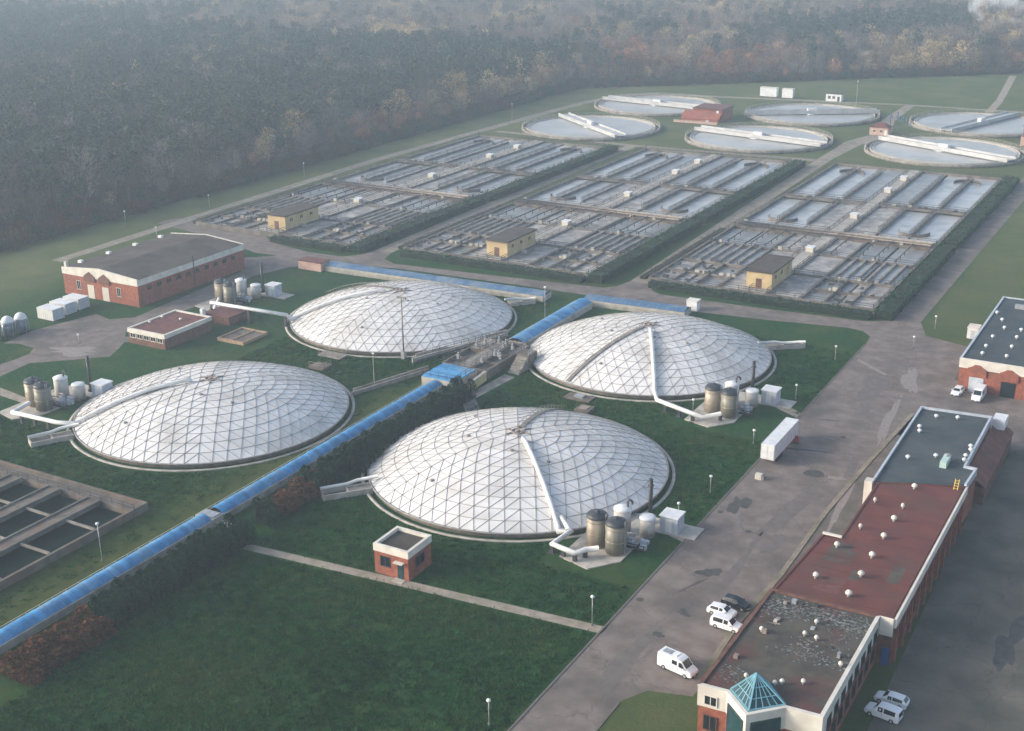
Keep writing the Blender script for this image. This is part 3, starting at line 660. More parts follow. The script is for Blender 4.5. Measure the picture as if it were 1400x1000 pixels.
rl = MB(); rl.railing((sx_-1.4, sy_+4.2), (sx_-1.4, sy_+8.2), 3.2, 1.1, 1.3); rl.railing((sx_+1.4, sy_+4.2), (sx_+1.4, sy_+8.2), 3.2, 1.1, 1.3); rl.build('handrail', 'galv', t)
t = thing('valve_pit', 'low brown concrete pit in front of the right dome rim', 'pit', (*at(792, 546), 0))
x, y = at(792, 545); MB().box(x-3, x+3, y-1.6, y+1.6, 0, .35).build('slab', 'old_concrete', t); MB().box(x-.9, x+1.1, y-.7, y+.7, .35, .8).build('hatch', 'galv', t)
t = thing('valve_pit', 'square brown concrete pit at the back rim of the nearest dome', 'pit', (*at(800, 562), 0))
x, y = at(799, 562); MB().box(x-1.6, x+1.6, y-1.6, y+1.6, 0, .7).build('slab', 'old_concrete', t); MB().box(x-.9, x+.9, y-.9, y+.9, .7, .85).build('hatch', 'crown_rust', t)
t = thing('valve_pit', 'low concrete pit with rusty railing in front of the farthest dome', 'pit', (*at(457, 487), 0))
x, y = at(455, 487); MB().box(x-3.2, x+3.2, y-1.5, y+1.5, 0, .35).build('slab', 'concrete', t); q = MB(); q.railing((x-3, y-1.3), (x+3, y-1.3), .35, 1.1, 1.2); q.railing((x-3, y+1.3), (x+3, y+1.3), .35, 1.1, 1.2); q.build('handrail', 'crown_rust', t)
t = thing('valve_pit', 'low concrete pit with posts at the back right rim of the left dome', 'pit', (*at(438, 503), 0))
x, y = at(438, 503); MB().box(x-2, x+2, y-1.8, y+1.8, 0, .6).build('slab', 'old_concrete', t); q = MB(); q.railing((x-1.9, y-1.6), (x+1.9, y-1.6), .6, 1.1, 1.2); q.railing((x+1.8, y-1.6), (x+1.8, y+1.6), .6, 1.1, 1.2); q.build('handrail', 'crown_rust', t)

# ================================================================== lower-left open tank
t = thing('open_tank', 'open concrete settling tank with dark water channels at the lower left edge', 'settling tank', (-170, 128, 0))
X0, X1, Y0, Y1 = -196, -154.2, 108, 143.2
tw = MB()
tw.box(X0, X1, Y1-.45, Y1, 0, 1.5); tw.box(X1-.5, X1, Y0, Y1-.46, 0, 1.5)
tw.box(X0, X1-.51, Y1-3.4, Y1-2.9, 0, 1.25)
tw.build('tank_wall', 'old_concrete', t)
MB().box(X0, X1-.52, Y1-2.89, Y1-.46, 0, 1.18).build('inlet_slab', 'old_concrete', t)
MB().box(X0+.1, X1-.51, Y0, Y1-3.41, 0, .1).build('water', 'water_dark', t)
for xc in (-163.5, -173.2, -183.0, -192.8):
    b_ = MB(); b_.box(xc-1.25, xc+1.25, Y0, Y1-3.42, 1.0, 1.32); b_.build('walkway', 'old_concrete', t)
    e_ = MB()
    for s in (-1, 1): e_.box(xc+s*1.45-.18, xc+s*1.45+.18, Y0, Y1-3.43, .7, 1.62)
    e_.build('walkway_beam', 'tank_grey', t)
pc = MB()
for xc in (-158.6, -168.3, -178.1, -187.9):
    for k, y in enumerate((113, 122.5, 132)): 
        pc.box(xc-3.35, xc+3.35, y-.18, y+.18, .9, 1.3)
pc.build('cross_beam', 'concrete', t)
rl = MB(); rl.railing((X0, Y1-3.2), (X1, Y1-3.2), 1.25, 1.1, 2.5); rl.build('handrail', 'rail_dark', t)

# ================================================================== hedges
def hedge(label, x0, x1, y0, y1, h, group=None, seed=0, mt='hedge', dens=3.2, cs=.42):
    rr = random.Random(seed)
    m_ = MB(); A = (x1-x0)*(y1-y0); pts = []
    for i in range(int(A*dens)):
        x, y = rr.uniform(x0, x1), rr.uniform(y0, y1)
        e = min(x-x0, x1-x, y-y0, y1-y); hh = h*(.78+.3*noise.noise((x*.35, y*.35, seed)))*min(1, .72+.4*max(e, 0))
        pts.append((x, y, hh*rr.uniform(.86, 1.04)))
    per = 2*((x1-x0)+(y1-y0))
    for i in range(int(per*h*dens*.7)):
        u = rr.uniform(0, per); a, b = x1-x0, y1-y0
        x, y = (x0+u, y0) if u < a else (x1, y0+u-a) if u < a+b else (x1-(u-a-b), y1) if u < 2*a+b else (x0, y1-(u-2*a-b))
        k = .35*noise.noise((x*.5, y*.5, seed+9)); x += k; y += k
        pts.append((x, y, h*rr.uniform(.05, .85)))
    m_.cards(pts, cs, rnd=rr)
    # inner mass of stems and foliage
    t = thing('hedge', label, 'hedge', ((x0+x1)/2, (y0+y1)/2, 0), 0, group)
    m_.build('foliage', mt, t)
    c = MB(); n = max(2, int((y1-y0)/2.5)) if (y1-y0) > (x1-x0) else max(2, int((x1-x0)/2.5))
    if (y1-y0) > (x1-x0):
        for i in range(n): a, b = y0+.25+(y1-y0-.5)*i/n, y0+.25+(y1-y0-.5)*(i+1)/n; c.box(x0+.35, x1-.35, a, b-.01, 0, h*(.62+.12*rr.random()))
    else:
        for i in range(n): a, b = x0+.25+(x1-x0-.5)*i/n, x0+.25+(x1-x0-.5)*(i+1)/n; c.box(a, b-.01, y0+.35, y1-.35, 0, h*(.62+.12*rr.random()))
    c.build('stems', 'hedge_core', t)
    return t

# tall evergreen shrubs along the main blue channel
def shrub_mesh(seed, h, r, n, cs=.34):
    rr = random.Random(seed); m_ = MB(); pts = []
    for i in range(n):
        u = rr.random(); z = h*u; a = rr.uniform(0, 6.283)
        prof = (1-.75*max(0, (u-.45)/.55)**1.6)*(.72+.28*min(1, u/.15))
        k = r*prof*(.86+.25*noise.noise((math.cos(a)*1.5, math.sin(a)*1.5, z*.7+seed)))*math.sqrt(rr.uniform(.35, 1))
        pts.append((k*math.cos(a), k*math.sin(a), z+.1))
    return m_.cards(pts, cs, rnd=rr)
protos = []
for k in range(4):
    t = thing('evergreen_shrub', 'dark evergreen shrub in the tall hedge along the right side of the blue channel', 'shrub', (0, 0, 0), 0, 'evergreen shrubs of the tall hedge')
    shrub_mesh(20+k, 5.0, 1.75, 750).build('foliage', 'conifer', t)
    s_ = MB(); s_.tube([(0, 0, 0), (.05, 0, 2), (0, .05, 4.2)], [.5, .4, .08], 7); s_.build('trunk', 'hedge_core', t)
    protos.append(t)
redp = []
for k in range(3):
    t = thing('red_shrub', 'reddish brown shrub in autumn colour beside the blue channel', 'shrub', (0, 0, 0), 0, 'reddish brown shrubs beside the blue channel')
    shrub_mesh(40+k, 3.0, 1.9, 520).build('foliage', 'red_shrub', t)
    s_ = MB(); s_.tube([(0, 0, 0), (.05, 0, 1), (0, .05, 2)], [.3, .2, .05], 6); s_.build('trunk', 'hedge_core', t)
    redp.append(t)
usedp = set()
def place(pl, x, y, rz, sc):
    i = R.randrange(len(pl)); p = pl[i]
    if id(p) not in usedp:
        usedp.add(id(p)); p.location = (x, y, 0); p.rotation_euler = (0, 0, rz); p.scale = (sc,)*3 if not isinstance(sc, tuple) else sc
    else: dup(p, (x, y, 0), rz, scale=sc)
y = 97.0
while y < 224:
    red = y < 112 or 149 < y < 166
    for off in ((0, 2.2, 4.1) if y < 150 or 172 < y < 200 else (0, 2.2)):
        if y > 216: continue
        x = -134.6+off+R.uniform(-.35, .35)
        if red and not (y > 160 and R.random() < .5): place(redp, x, y+R.uniform(-.4, .4), R.uniform(0, 6), R.uniform(.8, 1.15))
        elif 142.5 < y < 147: pass
        else: place(protos, x, y+R.uniform(-.4, .4), R.uniform(0, 6), R.uniform(.85, 1.08)*(.84 if 112 <= y < 142 else .9)*(.85 if off > 4 else 1))
    y += 2.25
for x, y in ((-143.5, 219), (-141, 213.2)): pass

# ================================================================== brick kiosk
def bands(mb, x0, x1, y0, y1, z0, z1, th=.35):
    mb.box(x0-.12, x1+.12, y0-.12, y0+th, z0, z1); mb.box(x0-.12, x1+.12, y1-th, y1+.12, z0, z1)
    mb.box(x0-.12, x0+th, y0+th, y1-th, z0, z1); mb.box(x1-th, x1+.12, y0+th, y1-th, z0, z1); return mb
def windows(parent, face, c, span, z0, z1, wd, fixed, glass='glass_dark', frame='white_render', name='window'):
    """face 'y-' or 'x+' etc; c: list of centres along the face; fixed: wall plane"""
    ax, sg = face[0], (1 if face[1] == '+' else -1)
    for u in c:
        f = MB(); g = MB()
        def bx(mb, u0, u1, d0, d1, a, b):
            d0, d1 = fixed+sg*d0, fixed+sg*d1
            if ax == 'y': mb.box(u0, u1, d0, d1, a, b)
            else: mb.box(d0, d1, u0, u1, a, b)
        e = .12
        bx(f, u-wd/2-e, u+wd/2+e, .003, .07, z1, z1+e); bx(f, u-wd/2-e, u+wd/2+e, .003, .12, z0-e, z0)
        bx(f, u-wd/2-e, u-wd/2, .003, .07, z0, z1); bx(f, u+wd/2, u+wd/2+e, .003, .07, z0, z1); bx(f, u-.04, u+.04, .031, .06, z0, z1)
        fo = f.build(name, frame, parent)
        bx(g, u-wd/2, u+wd/2, .004, .03, z0, z1); g.build('pane', glass, fo)
x0, x1, y0, y1 = -107.2, -100.9, 144.2, 150.6
t = thing('brick_kiosk', 'small square brick kiosk with white parapet beside the footpath', 'kiosk', (-104, 147.4, 0))
MB().box(x0, x1, y0, y1, 0, 3.9).build('wall', 'brick', t)
bands(MB(), x0, x1, y0, y1, 3.9, 5.1).build('parapet', 'white_render', t)
MB().box(x0+.36, x1-.36, y0+.36, y1-.36, 3.9, 4.55).build('roof', 'roof_grey', t)
windows(t, 'y-', [-105.2], 0, 1.6, 3.2, 1.7, y0, frame='dark_support'); windows(t, 'x+', [147.4], 0, 1.6, 3.2, 2.2, x1, frame='dark_support')
MB().box(-102.9, -101.8, y0-.06, y0-.003, 0, 2.6).build('door', 'glass_deep', t); MB().box(-103.3, -101.4, y0-1.3, y0-.07, 0, .12).build('step', 'pale_concrete', t)
MB().box(-103.2, -101.5, y0-.9, y0-.125, 3.0, 3.12).build('canopy', 'white_render', t)

# ================================================================== long office and workshop building
t = thing('workshop_building', 'long flat-roofed brick building with dark, red and mossy roofs along the main road', 'building', (-39, 180, 0))
ZR = 7.3
Fp = [(-47.7, 129.7), (-44.1, 129.9), (-40.4, 126.5), (-36.8, 130.2), (-32.4, 130.4), (-32.4, 156.3), (-47.5, 156.3)]
def inset(poly, d):
    n = len(poly); cx = sum(p[0] for p in poly)/n; cy = sum(p[1] for p in poly)/n
    out = []
    for i in range(n):
        p0, p1, p2 = (Vector(poly[i-1]), Vector(poly[i]), Vector(poly[(i+1) % n]))
        e1, e2 = (p1-p0).normalized(), (p2-p1).normalized(); n1, n2 = Vector((-e1.y, e1.x)), Vector((-e2.y, e2.x))
        b = (n1+n2).normalized(); k = d/max(.3, b.dot(n1)); q = p1+b*k; out.append((q.x, q.y))
    return out
MB().prism(Fp, 0, ZR-2.9).build('front_wall', 'brick', t)
MB().prism(inset(Fp, -.12), ZR-2.9, ZR-.3).build('white_band', 'white_render', t)
Fi = inset(Fp, .35)
MB().prism(Fi, ZR-.3, ZR-.12).build('front_roof', 'roof_old', t)
Fo = inset(Fp, -.16)
for i in range(len(Fp)):
    j = (i+1) % len(Fp); MB().prism([Fo[i], Fo[j], Fi[j], Fi[i]], ZR-.3, ZR+.12).build('front_parapet', 'white_render' if i < 5 else 'brick_brown', t)
# moss and rubble on the old roof
def moss(pts, z, sd):
    m_ = MB(); rr = random.Random(sd)
    for (px, py, rx, ry, n) in pts:
        c = at(px, py, z)
        for i in range(n):
            x, y = c[0]+rr.gauss(0, rx), c[1]+rr.gauss(0, ry)
            if not (-47.0 < x < -32.9 and 131.5 < y < 156): continue
            m_.sheet(blob(x, y, rr.uniform(.06, .3), rr.uniform(.06, .24), rr.uniform(0, 3), 8, rr.randrange(999)), z+.004+.0004*(len(m_.f) % 90))
    return m_
moss([(1065, 830, 1.5, 1.6, 480), (1130, 842, 3.2, 1.1, 520), (1165, 858, 1.3, 1.5, 260), (1100, 885, 1.2, 1.6, 130), (1130, 905, 3, .5, 160), (1000, 925, 1.2, 1.6, 90), (1150, 890, 2, 2, 60)], ZR-.12, 3).build('moss', 'moss', t)['kind'] = 'stuff'
Rp = [(-47.3, 156.45), (-30.4, 156.45), (-30.4, 203.6), (-43.6, 198.4), (-43.4, 176.2), (-46.1, 176.2)]
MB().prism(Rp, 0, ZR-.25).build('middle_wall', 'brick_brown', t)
MB().prism(inset(Rp, .3), ZR-.25, ZR-.08).build('middle_roof', 'roof_red', t)
pr = MB(); Ro = inset(Rp, -.02); Ri = inset(Rp, .3)
for i in (0, 2, 3, 4, 5):
    j = (i+1) % 6; pr.prism([Ro[i], Ro[j], Ri[j], Ri[i]], ZR-.25, ZR+.05)
pr.build('roof_edge', 'roof_red', t)
fs = MB(); fs.box(-30.38, -30.05, 156.46, 203.4, ZR-1.3, ZR+.1); fs.box(-32.2, -30.4, 156.2, 156.44, ZR-2.6, ZR+.12); fs.build('white_fascia', 'white_render', t)
MB().box(-46.15, -43.2, 175.9, 176.4, ZR-.2, ZR+.3).build('step_coping', 'white_render', t)
Np = [(-44.4, 199.1), (-43.7, 198.6), (-30.5, 203.8), (-30.2, 211.2), (-32.1, 211.3), (-32.3, 236.2), (-44.9, 235.0)]
MB().prism(Np, 0, ZR-.3).build('rear_wall', 'brick', t)
MB().prism(inset(Np, .3), ZR-.3, ZR-.1).build('rear_roof', 'roof_teal', t)
pr = MB(); Ro = inset(Np, -.1); Ri = inset(Np, .28)
for i in (2, 3, 4, 5, 6):
    j = (i+1) % 7; pr.prism([Ro[i], Ro[j], Ri[j], Ri[i]], ZR-1.0 if i < 5 else ZR-.6, ZR+.3)
pr.build('rear_parapet', 'cabinet_side', t)
MB().box(-45.5, -44.2, 197.3, 198.9, 0, ZR+.3).build('corner_pier', 'white_render', t)
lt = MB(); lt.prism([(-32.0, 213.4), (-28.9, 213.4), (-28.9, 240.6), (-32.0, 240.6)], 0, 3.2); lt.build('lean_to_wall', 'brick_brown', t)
lt = MB(); lt.quad((-28.7, 213.2, 3.3), (-28.7, 240.8, 3.3), (-32.0, 240.8, 5.6), (-32.0, 213.2, 5.6)); lt.quad((-28.7, 213.2, 3.15), (-32.0, 213.2, 5.45), (-32.0, 240.8, 5.45), (-28.7, 240.8, 3.15)); lt.quad((-28.7, 213.2, 3.15), (-28.7, 240.8, 3.15), (-28.7, 240.8, 3.3), (-28.7, 213.2, 3.3)); lt.build('lean_to_roof', 'rust_roof', t)
MB().box(-32.2, -29.9, 236.6, 240.2, 5.0, 6.9).build('roof_hut', 'cabinet_white', t)
windows(t, 'x+', [133.2+i*3.05 for i in range(8)], 0, 4.3, 5.8, 1.6, -32.26, frame='dark_support')
windows(t, 'x+', [133.2+i*3.05 for i in range(8)], 0, 1.3, 3.2, 1.7, -32.4, frame='dark_support')
windows(t, 'x+', [160+i*4.3 for i in range(10)], 0, 1.6, 4.6, 2.0, -30.4, frame='brick')
for i in range(11): MB().box(-30.39, -30.0, 157.6+i*4.3, 158.2+i*4.3, 0, ZR-1.31).build('pilaster', 'brick', t)
windows(t, 'y-', [-46.1], 0, 4.9, 6.1, 1.5, 129.62); windows(t, 'y-', [-46.1], 0, 1.2, 3.2, 1.6, 129.72, frame='brick_brown')
windows(t, 'y-', [-34.6], 0, 1.2, 3.2, 1.6, 130.2, frame='brick_brown')
MB().box(-31.6, -30.7, 156.3, 156.43, 0, 2.8).build('door', 'blue_paint', t)
gl = MB()
for (a, b) in (((-44.0, 129.75), (-40.45, 126.45)), ((-40.35, 126.42), (-36.9, 130.05))):
    a, b = Vector(a), Vector(b); d = (b-a).normalized(); n = Vector((d.y, -d.x)); a2, b2 = a+d*.5+n*.25, b-d*.5+n*.25
    gl.prism([tuple(a2), tuple(b2), tuple(b2-n*.22), tuple(a2-n*.22)], .4, ZR-1.1)
gl.build('bay_glazing', 'glass_deep', t)
# pyramid rooflight
bc = [(-43.9, 130.5), (-40.45, 127.3), (-37.0, 130.6), (-40.5, 134.2)]; ap = Vector((-41.0, 131.2, ZR+2.9)); zb = ZR+.1
sk = MB().prism(bc, ZR-.118, zb).build('rooflight_kerb', 'dark_support', t)
g = MB(); fr = MB()
for i in range(4):
    a, b = Vector((*bc[i], zb+.01)), Vector((*bc[(i+1) % 4], zb+.01)); g.tri(a, b, ap)
    fr.bar(a, ap, .2); fr.bar(a, b, .2)
    for k in (.2, .4, .6, .8):
        q = a.lerp(b, k); e = q.lerp(ap, 1-2*abs(k-.5) if False else min(1, .98)); fr.bar(q, q.lerp(ap, .97), .1)
    for k in (.3, .6): fr.bar(a.lerp(ap, k), b.lerp(ap, k), .1)
g.build('rooflight_glass', 'glass_deep', t); fr.build('rooflight_frame', 'frame_teal', t)
def vent(parent, px, py, z, r=.5, h=.9, m='white_render'):
    x, y = at(px, py+2, z)
    b_ = MB(); b_.cyl(x, y, z-.12, z+h*.55, r*.45, n=10); o = b_.build('roof_vent', 'galv', parent)
    c = MB(); c.lathe(x, y, [(r*.55, z+h*.35), (r*.95, z+h*.5), (r*.95, z+h*.72), (r*.6, z+h*.95), (0, z+h*1.0)], 12); c.build('vent_cap', m, o)
for px, py in ((1280, 570), (1309, 572), (1257, 584), (1257, 590), (1241, 626), (1279, 624), (1327, 611), (1327, 616), (1320, 624), (1318, 630)): vent(t, px, py, ZR-.1, .42, .8, 'cabinet_white')
for px, py, r in ((1250, 667, .5), (1196, 686, .3), (1234, 694, .32), (1222, 711, .5), (1176, 722, .3), (1208, 735, .5), (1144, 747, .45), (1192, 761, .5), (1115, 789, .45), (1177, 787, .52), (1160, 814, .52)): vent(t, px, py, ZR-.08, r, 1.0)
for px, py in ((1020, 926), (1100, 868), (1041, 862), (1116, 852), (1116, 874), (1149, 910), (1059, 936), (1069, 934), (1098, 934)): vent(t, px, py, ZR-.12, .32, .8)
x, y = at(1292, 634, ZR)
MB().box(x-.55, x+.55, y-1.9, y+1.9, ZR-.1, ZR+1.0).build('air_handler', 'mint', t); MB().cyl(x, y+1.2, ZR+1.0, ZR+1.3, .4, n=12).build('fan_cowl', 'galv', t)
x, y = at(1307, 668, ZR); ld = MB()
for s in (-.3, .3): ld.bar((x+s, y-.4, ZR-.1), (x+s, y+.6, ZR+1.4), .12)
for k in range(4): ld.bar((x-.3, y-.3+k*.25, ZR+.1+k*.36), (x+.3, y-.3+k*.25, ZR+.1+k*.36), .08)
ld.build('roof_ladder', 'yellow_paint', t)
rq = random.Random(21)
for i in range(11):
    x, y = rq.uniform(-46.2, -33.5), rq.uniform(136, 155); a, b, c = rq.uniform(.15, .35), rq.uniform(.15, .35), rq.uniform(.2, .7)
    MB().box(x-a, x+a, y-b, y+b, ZR-.118, ZR-.118+c).build('roof_unit', rq.choice(('galv', 'tank_cream', 'dark_support', 'crown_rust')), t)
for i in range(3):
    x, y = rq.uniform(-46, -35), rq.uniform(138, 154); MB().tube([(x, y, ZR+.05), (x+rq.uniform(.5, 3), y+rq.uniform(-2.5, 2.5), ZR+.05)], .06, 6).build('roof_pipe', 'crown_rust', t)
for i in range(9):
    x, y = rq.uniform(-42.5, -32.5), rq.uniform(159, 199); a, b = rq.uniform(.6, 2.2), rq.uniform(.6, 3)
    MB().sheet([(x-a, y-b), (x+a, y-b*.95), (x+a*.97, y+b), (x-a, y+b*.98)], ZR-.076+.002*i).build('roof_patch', rq.choice(('roof_old', 'roof_red_pale', 'roof_red')), t)
sl = MB()
for y in range(158, 202, 4): sl.box(-43.0 if y > 177 else -45.7, -30.8, y, y+.08, ZR-.079, ZR-.05)
sl.build('roof_seam', 'roof_red', t)['kind'] = 'stuff'
sl = MB()
for y in range(203, 235, 4): sl.box(-44.2, -32.6, y+1.5, y+1.58, ZR-.099, ZR-.07)
sl.build('roof_seam', 'roof_old', t)['kind'] = 'stuff'

# ================================================================== right garage building
t = thing('garage_building', 'brick garage with dark vented roof, white fascia and stepped gables over its gates', 'garage', (-30, 290, 0))
gx0, gx1, gy0, gy1, gz = -44.2, -8, 267.6, 317, 7.0
MB().box(gx0, gx1, gy0, gy1, 0, gz-.35).build('wall', 'brick', t)
MB().box(gx0+.3, gx1-.3, gy0+.3, gy1-.3, gz-.35, gz-.1).build('roof', 'roof_teal', t)
f = MB(); f.box(gx0-.15, gx1+.15, gy0-.15, gy0+.29, gz-1.9, gz+.15); f.build('white_fascia', 'white_render', t)
f = MB(); f.box(gx0-.15, gx0+.29, gy0+.3, gy1+.15, gz-.7, gz+.15); f.box(gx0+.3, gx1, gy1-.29, gy1+.15, gz-.7, gz+.15); f.build('parapet', 'cabinet_side', t)
for cx in (-40.6, -34.2, -27.8, -21.4):
    g = MB(); n0 = len(g.v); yb = gy0-.32; pf = [(-1.9, gz-3.4), (1.9, gz-3.4), (1.9, gz-1.75), (1.1, gz-1.35), (.5, gz-.9), (-.5, gz-.9), (-1.1, gz-1.35), (-1.9, gz-1.75)]
    k = len(pf); g.v += [(cx+a, yb, z) for a, z in pf]+[(cx+a, gy0-.16, z) for a, z in pf]
    g.f.append(tuple(range(k))); g.sm.append(False)
    for i in range(k): j = (i+1) % k; g.f.append((i, i+k, j+k, j)); g.sm.append(False)
    g.build('gable', 'brick', t)
    MB().box(cx-1.45, cx+1.45, gy0-.08, gy0-.003, 0, 3.3).build('garage_door', 'cabinet_side' if cx < -40 else 'glass_dark', t)
for px, py in ((1363, 428), (1370, 438), (1373, 449), (1357, 461), (1348, 474), (1376, 488), (1383, 475), (1390, 462), (1396, 452), (1343, 484)): vent(t, px, py, gz-.1, .42, .9, 'cabinet_white')
x, y = at(1397, 422, gz); MB().box(x-1.5, x+1.5, y-.6, y+.6, gz-.1, gz+.8).build('air_handler', 'galv', t)
x, y = at(1331, 461, 0)
t = thing('site_cabin', 'plain white box cabin against the left wall of the garage', 'cabin', (x, y, 0)); MB().box(x-1.3, x+1.2, y-1.6, y+1.6, 0, 2.6).build('cabin_wall', 'cabinet_white', t); MB().box(x-1.4, x+1.3, y-1.7, y+1.7, 2.6, 2.75).build('cabin_roof', 'white_render', t); MB().box(x-.5, x+.4, y-1.64, y-1.603, .1, 2.1).build('door', 'cabinet_side', t)

# ================================================================== left brick hall
hx0, hx1, hy0, hy1, hz_ = -267.6, -240.6, 228.4, 269.5, 7.2
t = thing('brick_hall', 'large brick hall with white fascia and shallow grey gable roof at the left', 'hall', (-254, 249, 0))
MB().box(hx0, hx1, hy0, hy1, 0, hz_-1.6).build('wall', 'brick', t)
xm = (hx0+hx1)/2; rz_ = 1.15
w_ = MB(); n = 0
for (ya, yb) in ((hy0-.12, hy0+.3), (hy1-.3, hy1+.12)):
    pf = [(hx0-.12, hz_-1.6), (hx1+.12, hz_-1.6), (hx1+.12, hz_+.15), (xm, hz_+rz_+.15), (hx0-.12, hz_+.15)]; n = len(w_.v)
    w_.v += [(a, ya, z) for a, z in pf]+[(a, yb, z) for a, z in pf]; k = 5
    w_.f += [tuple(n+i for i in range(k)), tuple(n+k+i for i in range(k))[::-1]]+[(n+i, n+k+i, n+k+(i+1) % k, n+(i+1) % k) for i in range(k)]; w_.sm += [False]*7
w_.box(hx1-.28, hx1+.12, hy0+.31, hy1-.31, hz_-1.6, hz_-.02); w_.box(hx0-.12, hx0+.28, hy0+.31, hy1-.31, hz_-1.6, hz_-.02)
w_.build('white_fascia', 'white_render', t)
r_ = MB()
for (xa, xb) in ((hx0-.1, xm), (hx1+.1, xm)):
    r_.quad((xa, hy0+.3, hz_-.0), (xa, hy1-.3, hz_-.0), (xb, hy1-.3, hz_+rz_), (xb, hy0+.3, hz_+rz_))
r_.build('roof', 'roof_grey', t)
for y in (234, 244, 254, 264): MB().box(hx0+.4, hx0+1.8, y-.5, y+.5, hz_-.05, hz_+.7).build('roof_vent', 'cabinet_white', t)
for cx in (-257.6, -252.3):
    g = MB(); pf = [(-2, hz_-2.6), (2, hz_-2.6), (2, hz_-1.2), (0, hz_+.1), (-2, hz_-1.2)]; k = 5
    g.v += [(cx+a, hy0-.32, z) for a, z in pf]+[(cx+a, hy0-.13, z) for a, z in pf]; g.f += [tuple(range(k))]+[(i, i+k, (i+1) % k+k, (i+1) % k) for i in range(k)]; g.sm += [False]*6
    g.build('gable', 'brick_brown', t); MB().box(cx-1.15, cx+1.15, hy0-.07, hy0-.003, 0, 3.7).build('gate', 'door_cream', t)
windows(t, 'x+', [hy0+4+i*3.6 for i in range(10)], 0, 3.9, 4.9, 1.5, hx1, frame='brick_brown')
for cx in (-262, -247.5): windows(t, 'y-', [cx], 0, 2.0, 4.2, 1.2, hy0, frame='door_cream')
ch = MB(); ch.box(hx0+.3, hx0+1.1, hy0+.5, hy0+1.3, hz_-1.5, hz_+1.5); ch.build('chimney', 'white_render', t)
MB().tube([(hx1+.2, 249, 0), (hx1+.2, 249, hz_+1.6)], .12, 8).build('downpipe', 'dark_support', t)

# small brick outbuilding
sx0, sx1, sy0, sy1 = -222.6, -211.0, 206.8, 222.8
t = thing('brick_outbuilding', 'low brick outbuilding with reddish flat roof and white eaves, in front of the hall', 'outbuilding', (-217, 215, 0))
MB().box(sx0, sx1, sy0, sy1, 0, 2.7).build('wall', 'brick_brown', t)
bands(MB(), sx0, sx1, sy0, sy1, 2.7, 3.7, .4).build('white_fascia', 'white_render', t)
MB().box(sx0+.41, sx1-.41, sy0+.41, sy1-.41, 2.7, 3.4).build('roof', 'roof_red_pale', t)
windows(t, 'y-', [sx0+1.5+i*2.15 for i in range(5)], 0, 1.6, 2.55, 1.5, sy0, frame='white_render')
for px, py in ((222, 433), (247, 436), (205, 440)): vent(t, px, py, 3.4, .45, .6)
x, y = at(300, 440)
t = thing('side_annex', 'low reddish flat-roofed annex behind the brick outbuilding', 'annex', (x, y, 0)); MB().box(x-3.2, x+4.6, y-1.5, y+7, 0, 2.0).build('wall', 'brick_brown', t); MB().box(x-3.4, x+4.8, y-1.7, y+7.2, 2.0, 2.25).build('roof', 'roof_red_pale', t)
MB().box(x-3.45, x-2.6, y-2.9, y-1.72, 0, 3.6).build('door_porch', 'cabinet_white', t)
x, y = at(332, 462)
t = thing('drying_bed', 'low brown open concrete bed on the grass beside the farthest dome', 'drying bed', (x, y, 0))
b_ = MB(); b_.box(x-4, x+4, y-4.5, y-4.2, 0, .8); b_.box(x-4, x+4, y+4.2, y+4.5, 0, .8); b_.box(x-4, x-3.7, y-4.19, y+4.19, 0, .8); b_.box(x+3.7, x+4, y-4.19, y+4.19, 0, .8); b_.box(x-.15, x+.15, y-4.19, y+4.19, 0, .7); b_.build('bed_wall', 'timber', t)
MB().box(x-3.69, x+3.69, y-4.18, y+4.18, 0, .45).build('sludge', 'old_concrete', t)
x, y = at(428, 368)
t = thing('brick_shed', 'small pinkish brick shed at the left end of the faded blue channel', 'shed', (x, y, 0)); MB().box(x-4, x+4, y-1.5, y+2.5, 0, 2.4).build('wall', 'pink_render', t); MB().box(x-4.2, x+4.2, y-1.7, y+2.7, 2.4, 2.6).build('roof', 'roof_red_pale', t)

# white containers and silver tanks by the hall
for (px, py, lab) in ((69, 436, 'white box container nearest the yard, left of the brick hall'), (86, 428, 'white box container in the middle of the row of three by the hall'), (104, 421, 'white box container touching the front of the brick hall')):
    x, y = at(px, py)
    t = thing('box_container', lab, 'container', (x, y, 0), 0, 'white box containers by the hall')
    MB().box(x-2.9, x+2.7, y-1.4, y+2.2, .15, 3.0).build('container_body', 'cabinet_white', t)
    rb = MB()
    for k in range(9): rb.box(x-2.8+k*.66, x-2.6+k*.66, y-1.45, y-1.401, .2, 2.95)
    rb.build('corrugation', 'white_render', t); MB().box(x+2.701, x+2.75, y-1.2, y+2.0, .25, 2.9).build('door', 'cabinet_side', t)
    MB().box(x-2.7, x+2.5, y-1.2, y+2, 0, .15).build('skid', 'dark_support', t)
for k, (px, py) in enumerate(((26, 455), (8, 460), (-12, 466))):
    x, y = at(px, py)
    t = thing('silver_tank', ['silver tank with white domed top nearest the white containers', 'silver tank with white domed top, second in the row at the left edge', 'silver tank with white domed top cut by the left edge'][k], 'tank', (x, y, 0), 0, 'silver tanks at the left edge')
    MB().cyl(x, y+1, .1, 3.4, 1.5, n=20).build('tank_shell', 'tank_silver', t)
    MB().lathe(x, y+1, [(1.55, 3.4), (1.5, 3.7), (1.1, 4.4), (.5, 4.8), (0, 4.9)], 20).build('tank_lid', 'cabinet_white', t)
    rl = MB(); rl.ring(x, y+1, 1.6, 1.72, 3.1, 3.25, 20)
    for a in range(6): rl.bar((x+1.66*math.cos(a), y+1+1.66*math.sin(a), 0), (x+1.66*math.cos(a), y+1+1.66*math.sin(a), 3.2), .12)
    rl.build('tank_frame', 'galv', t)

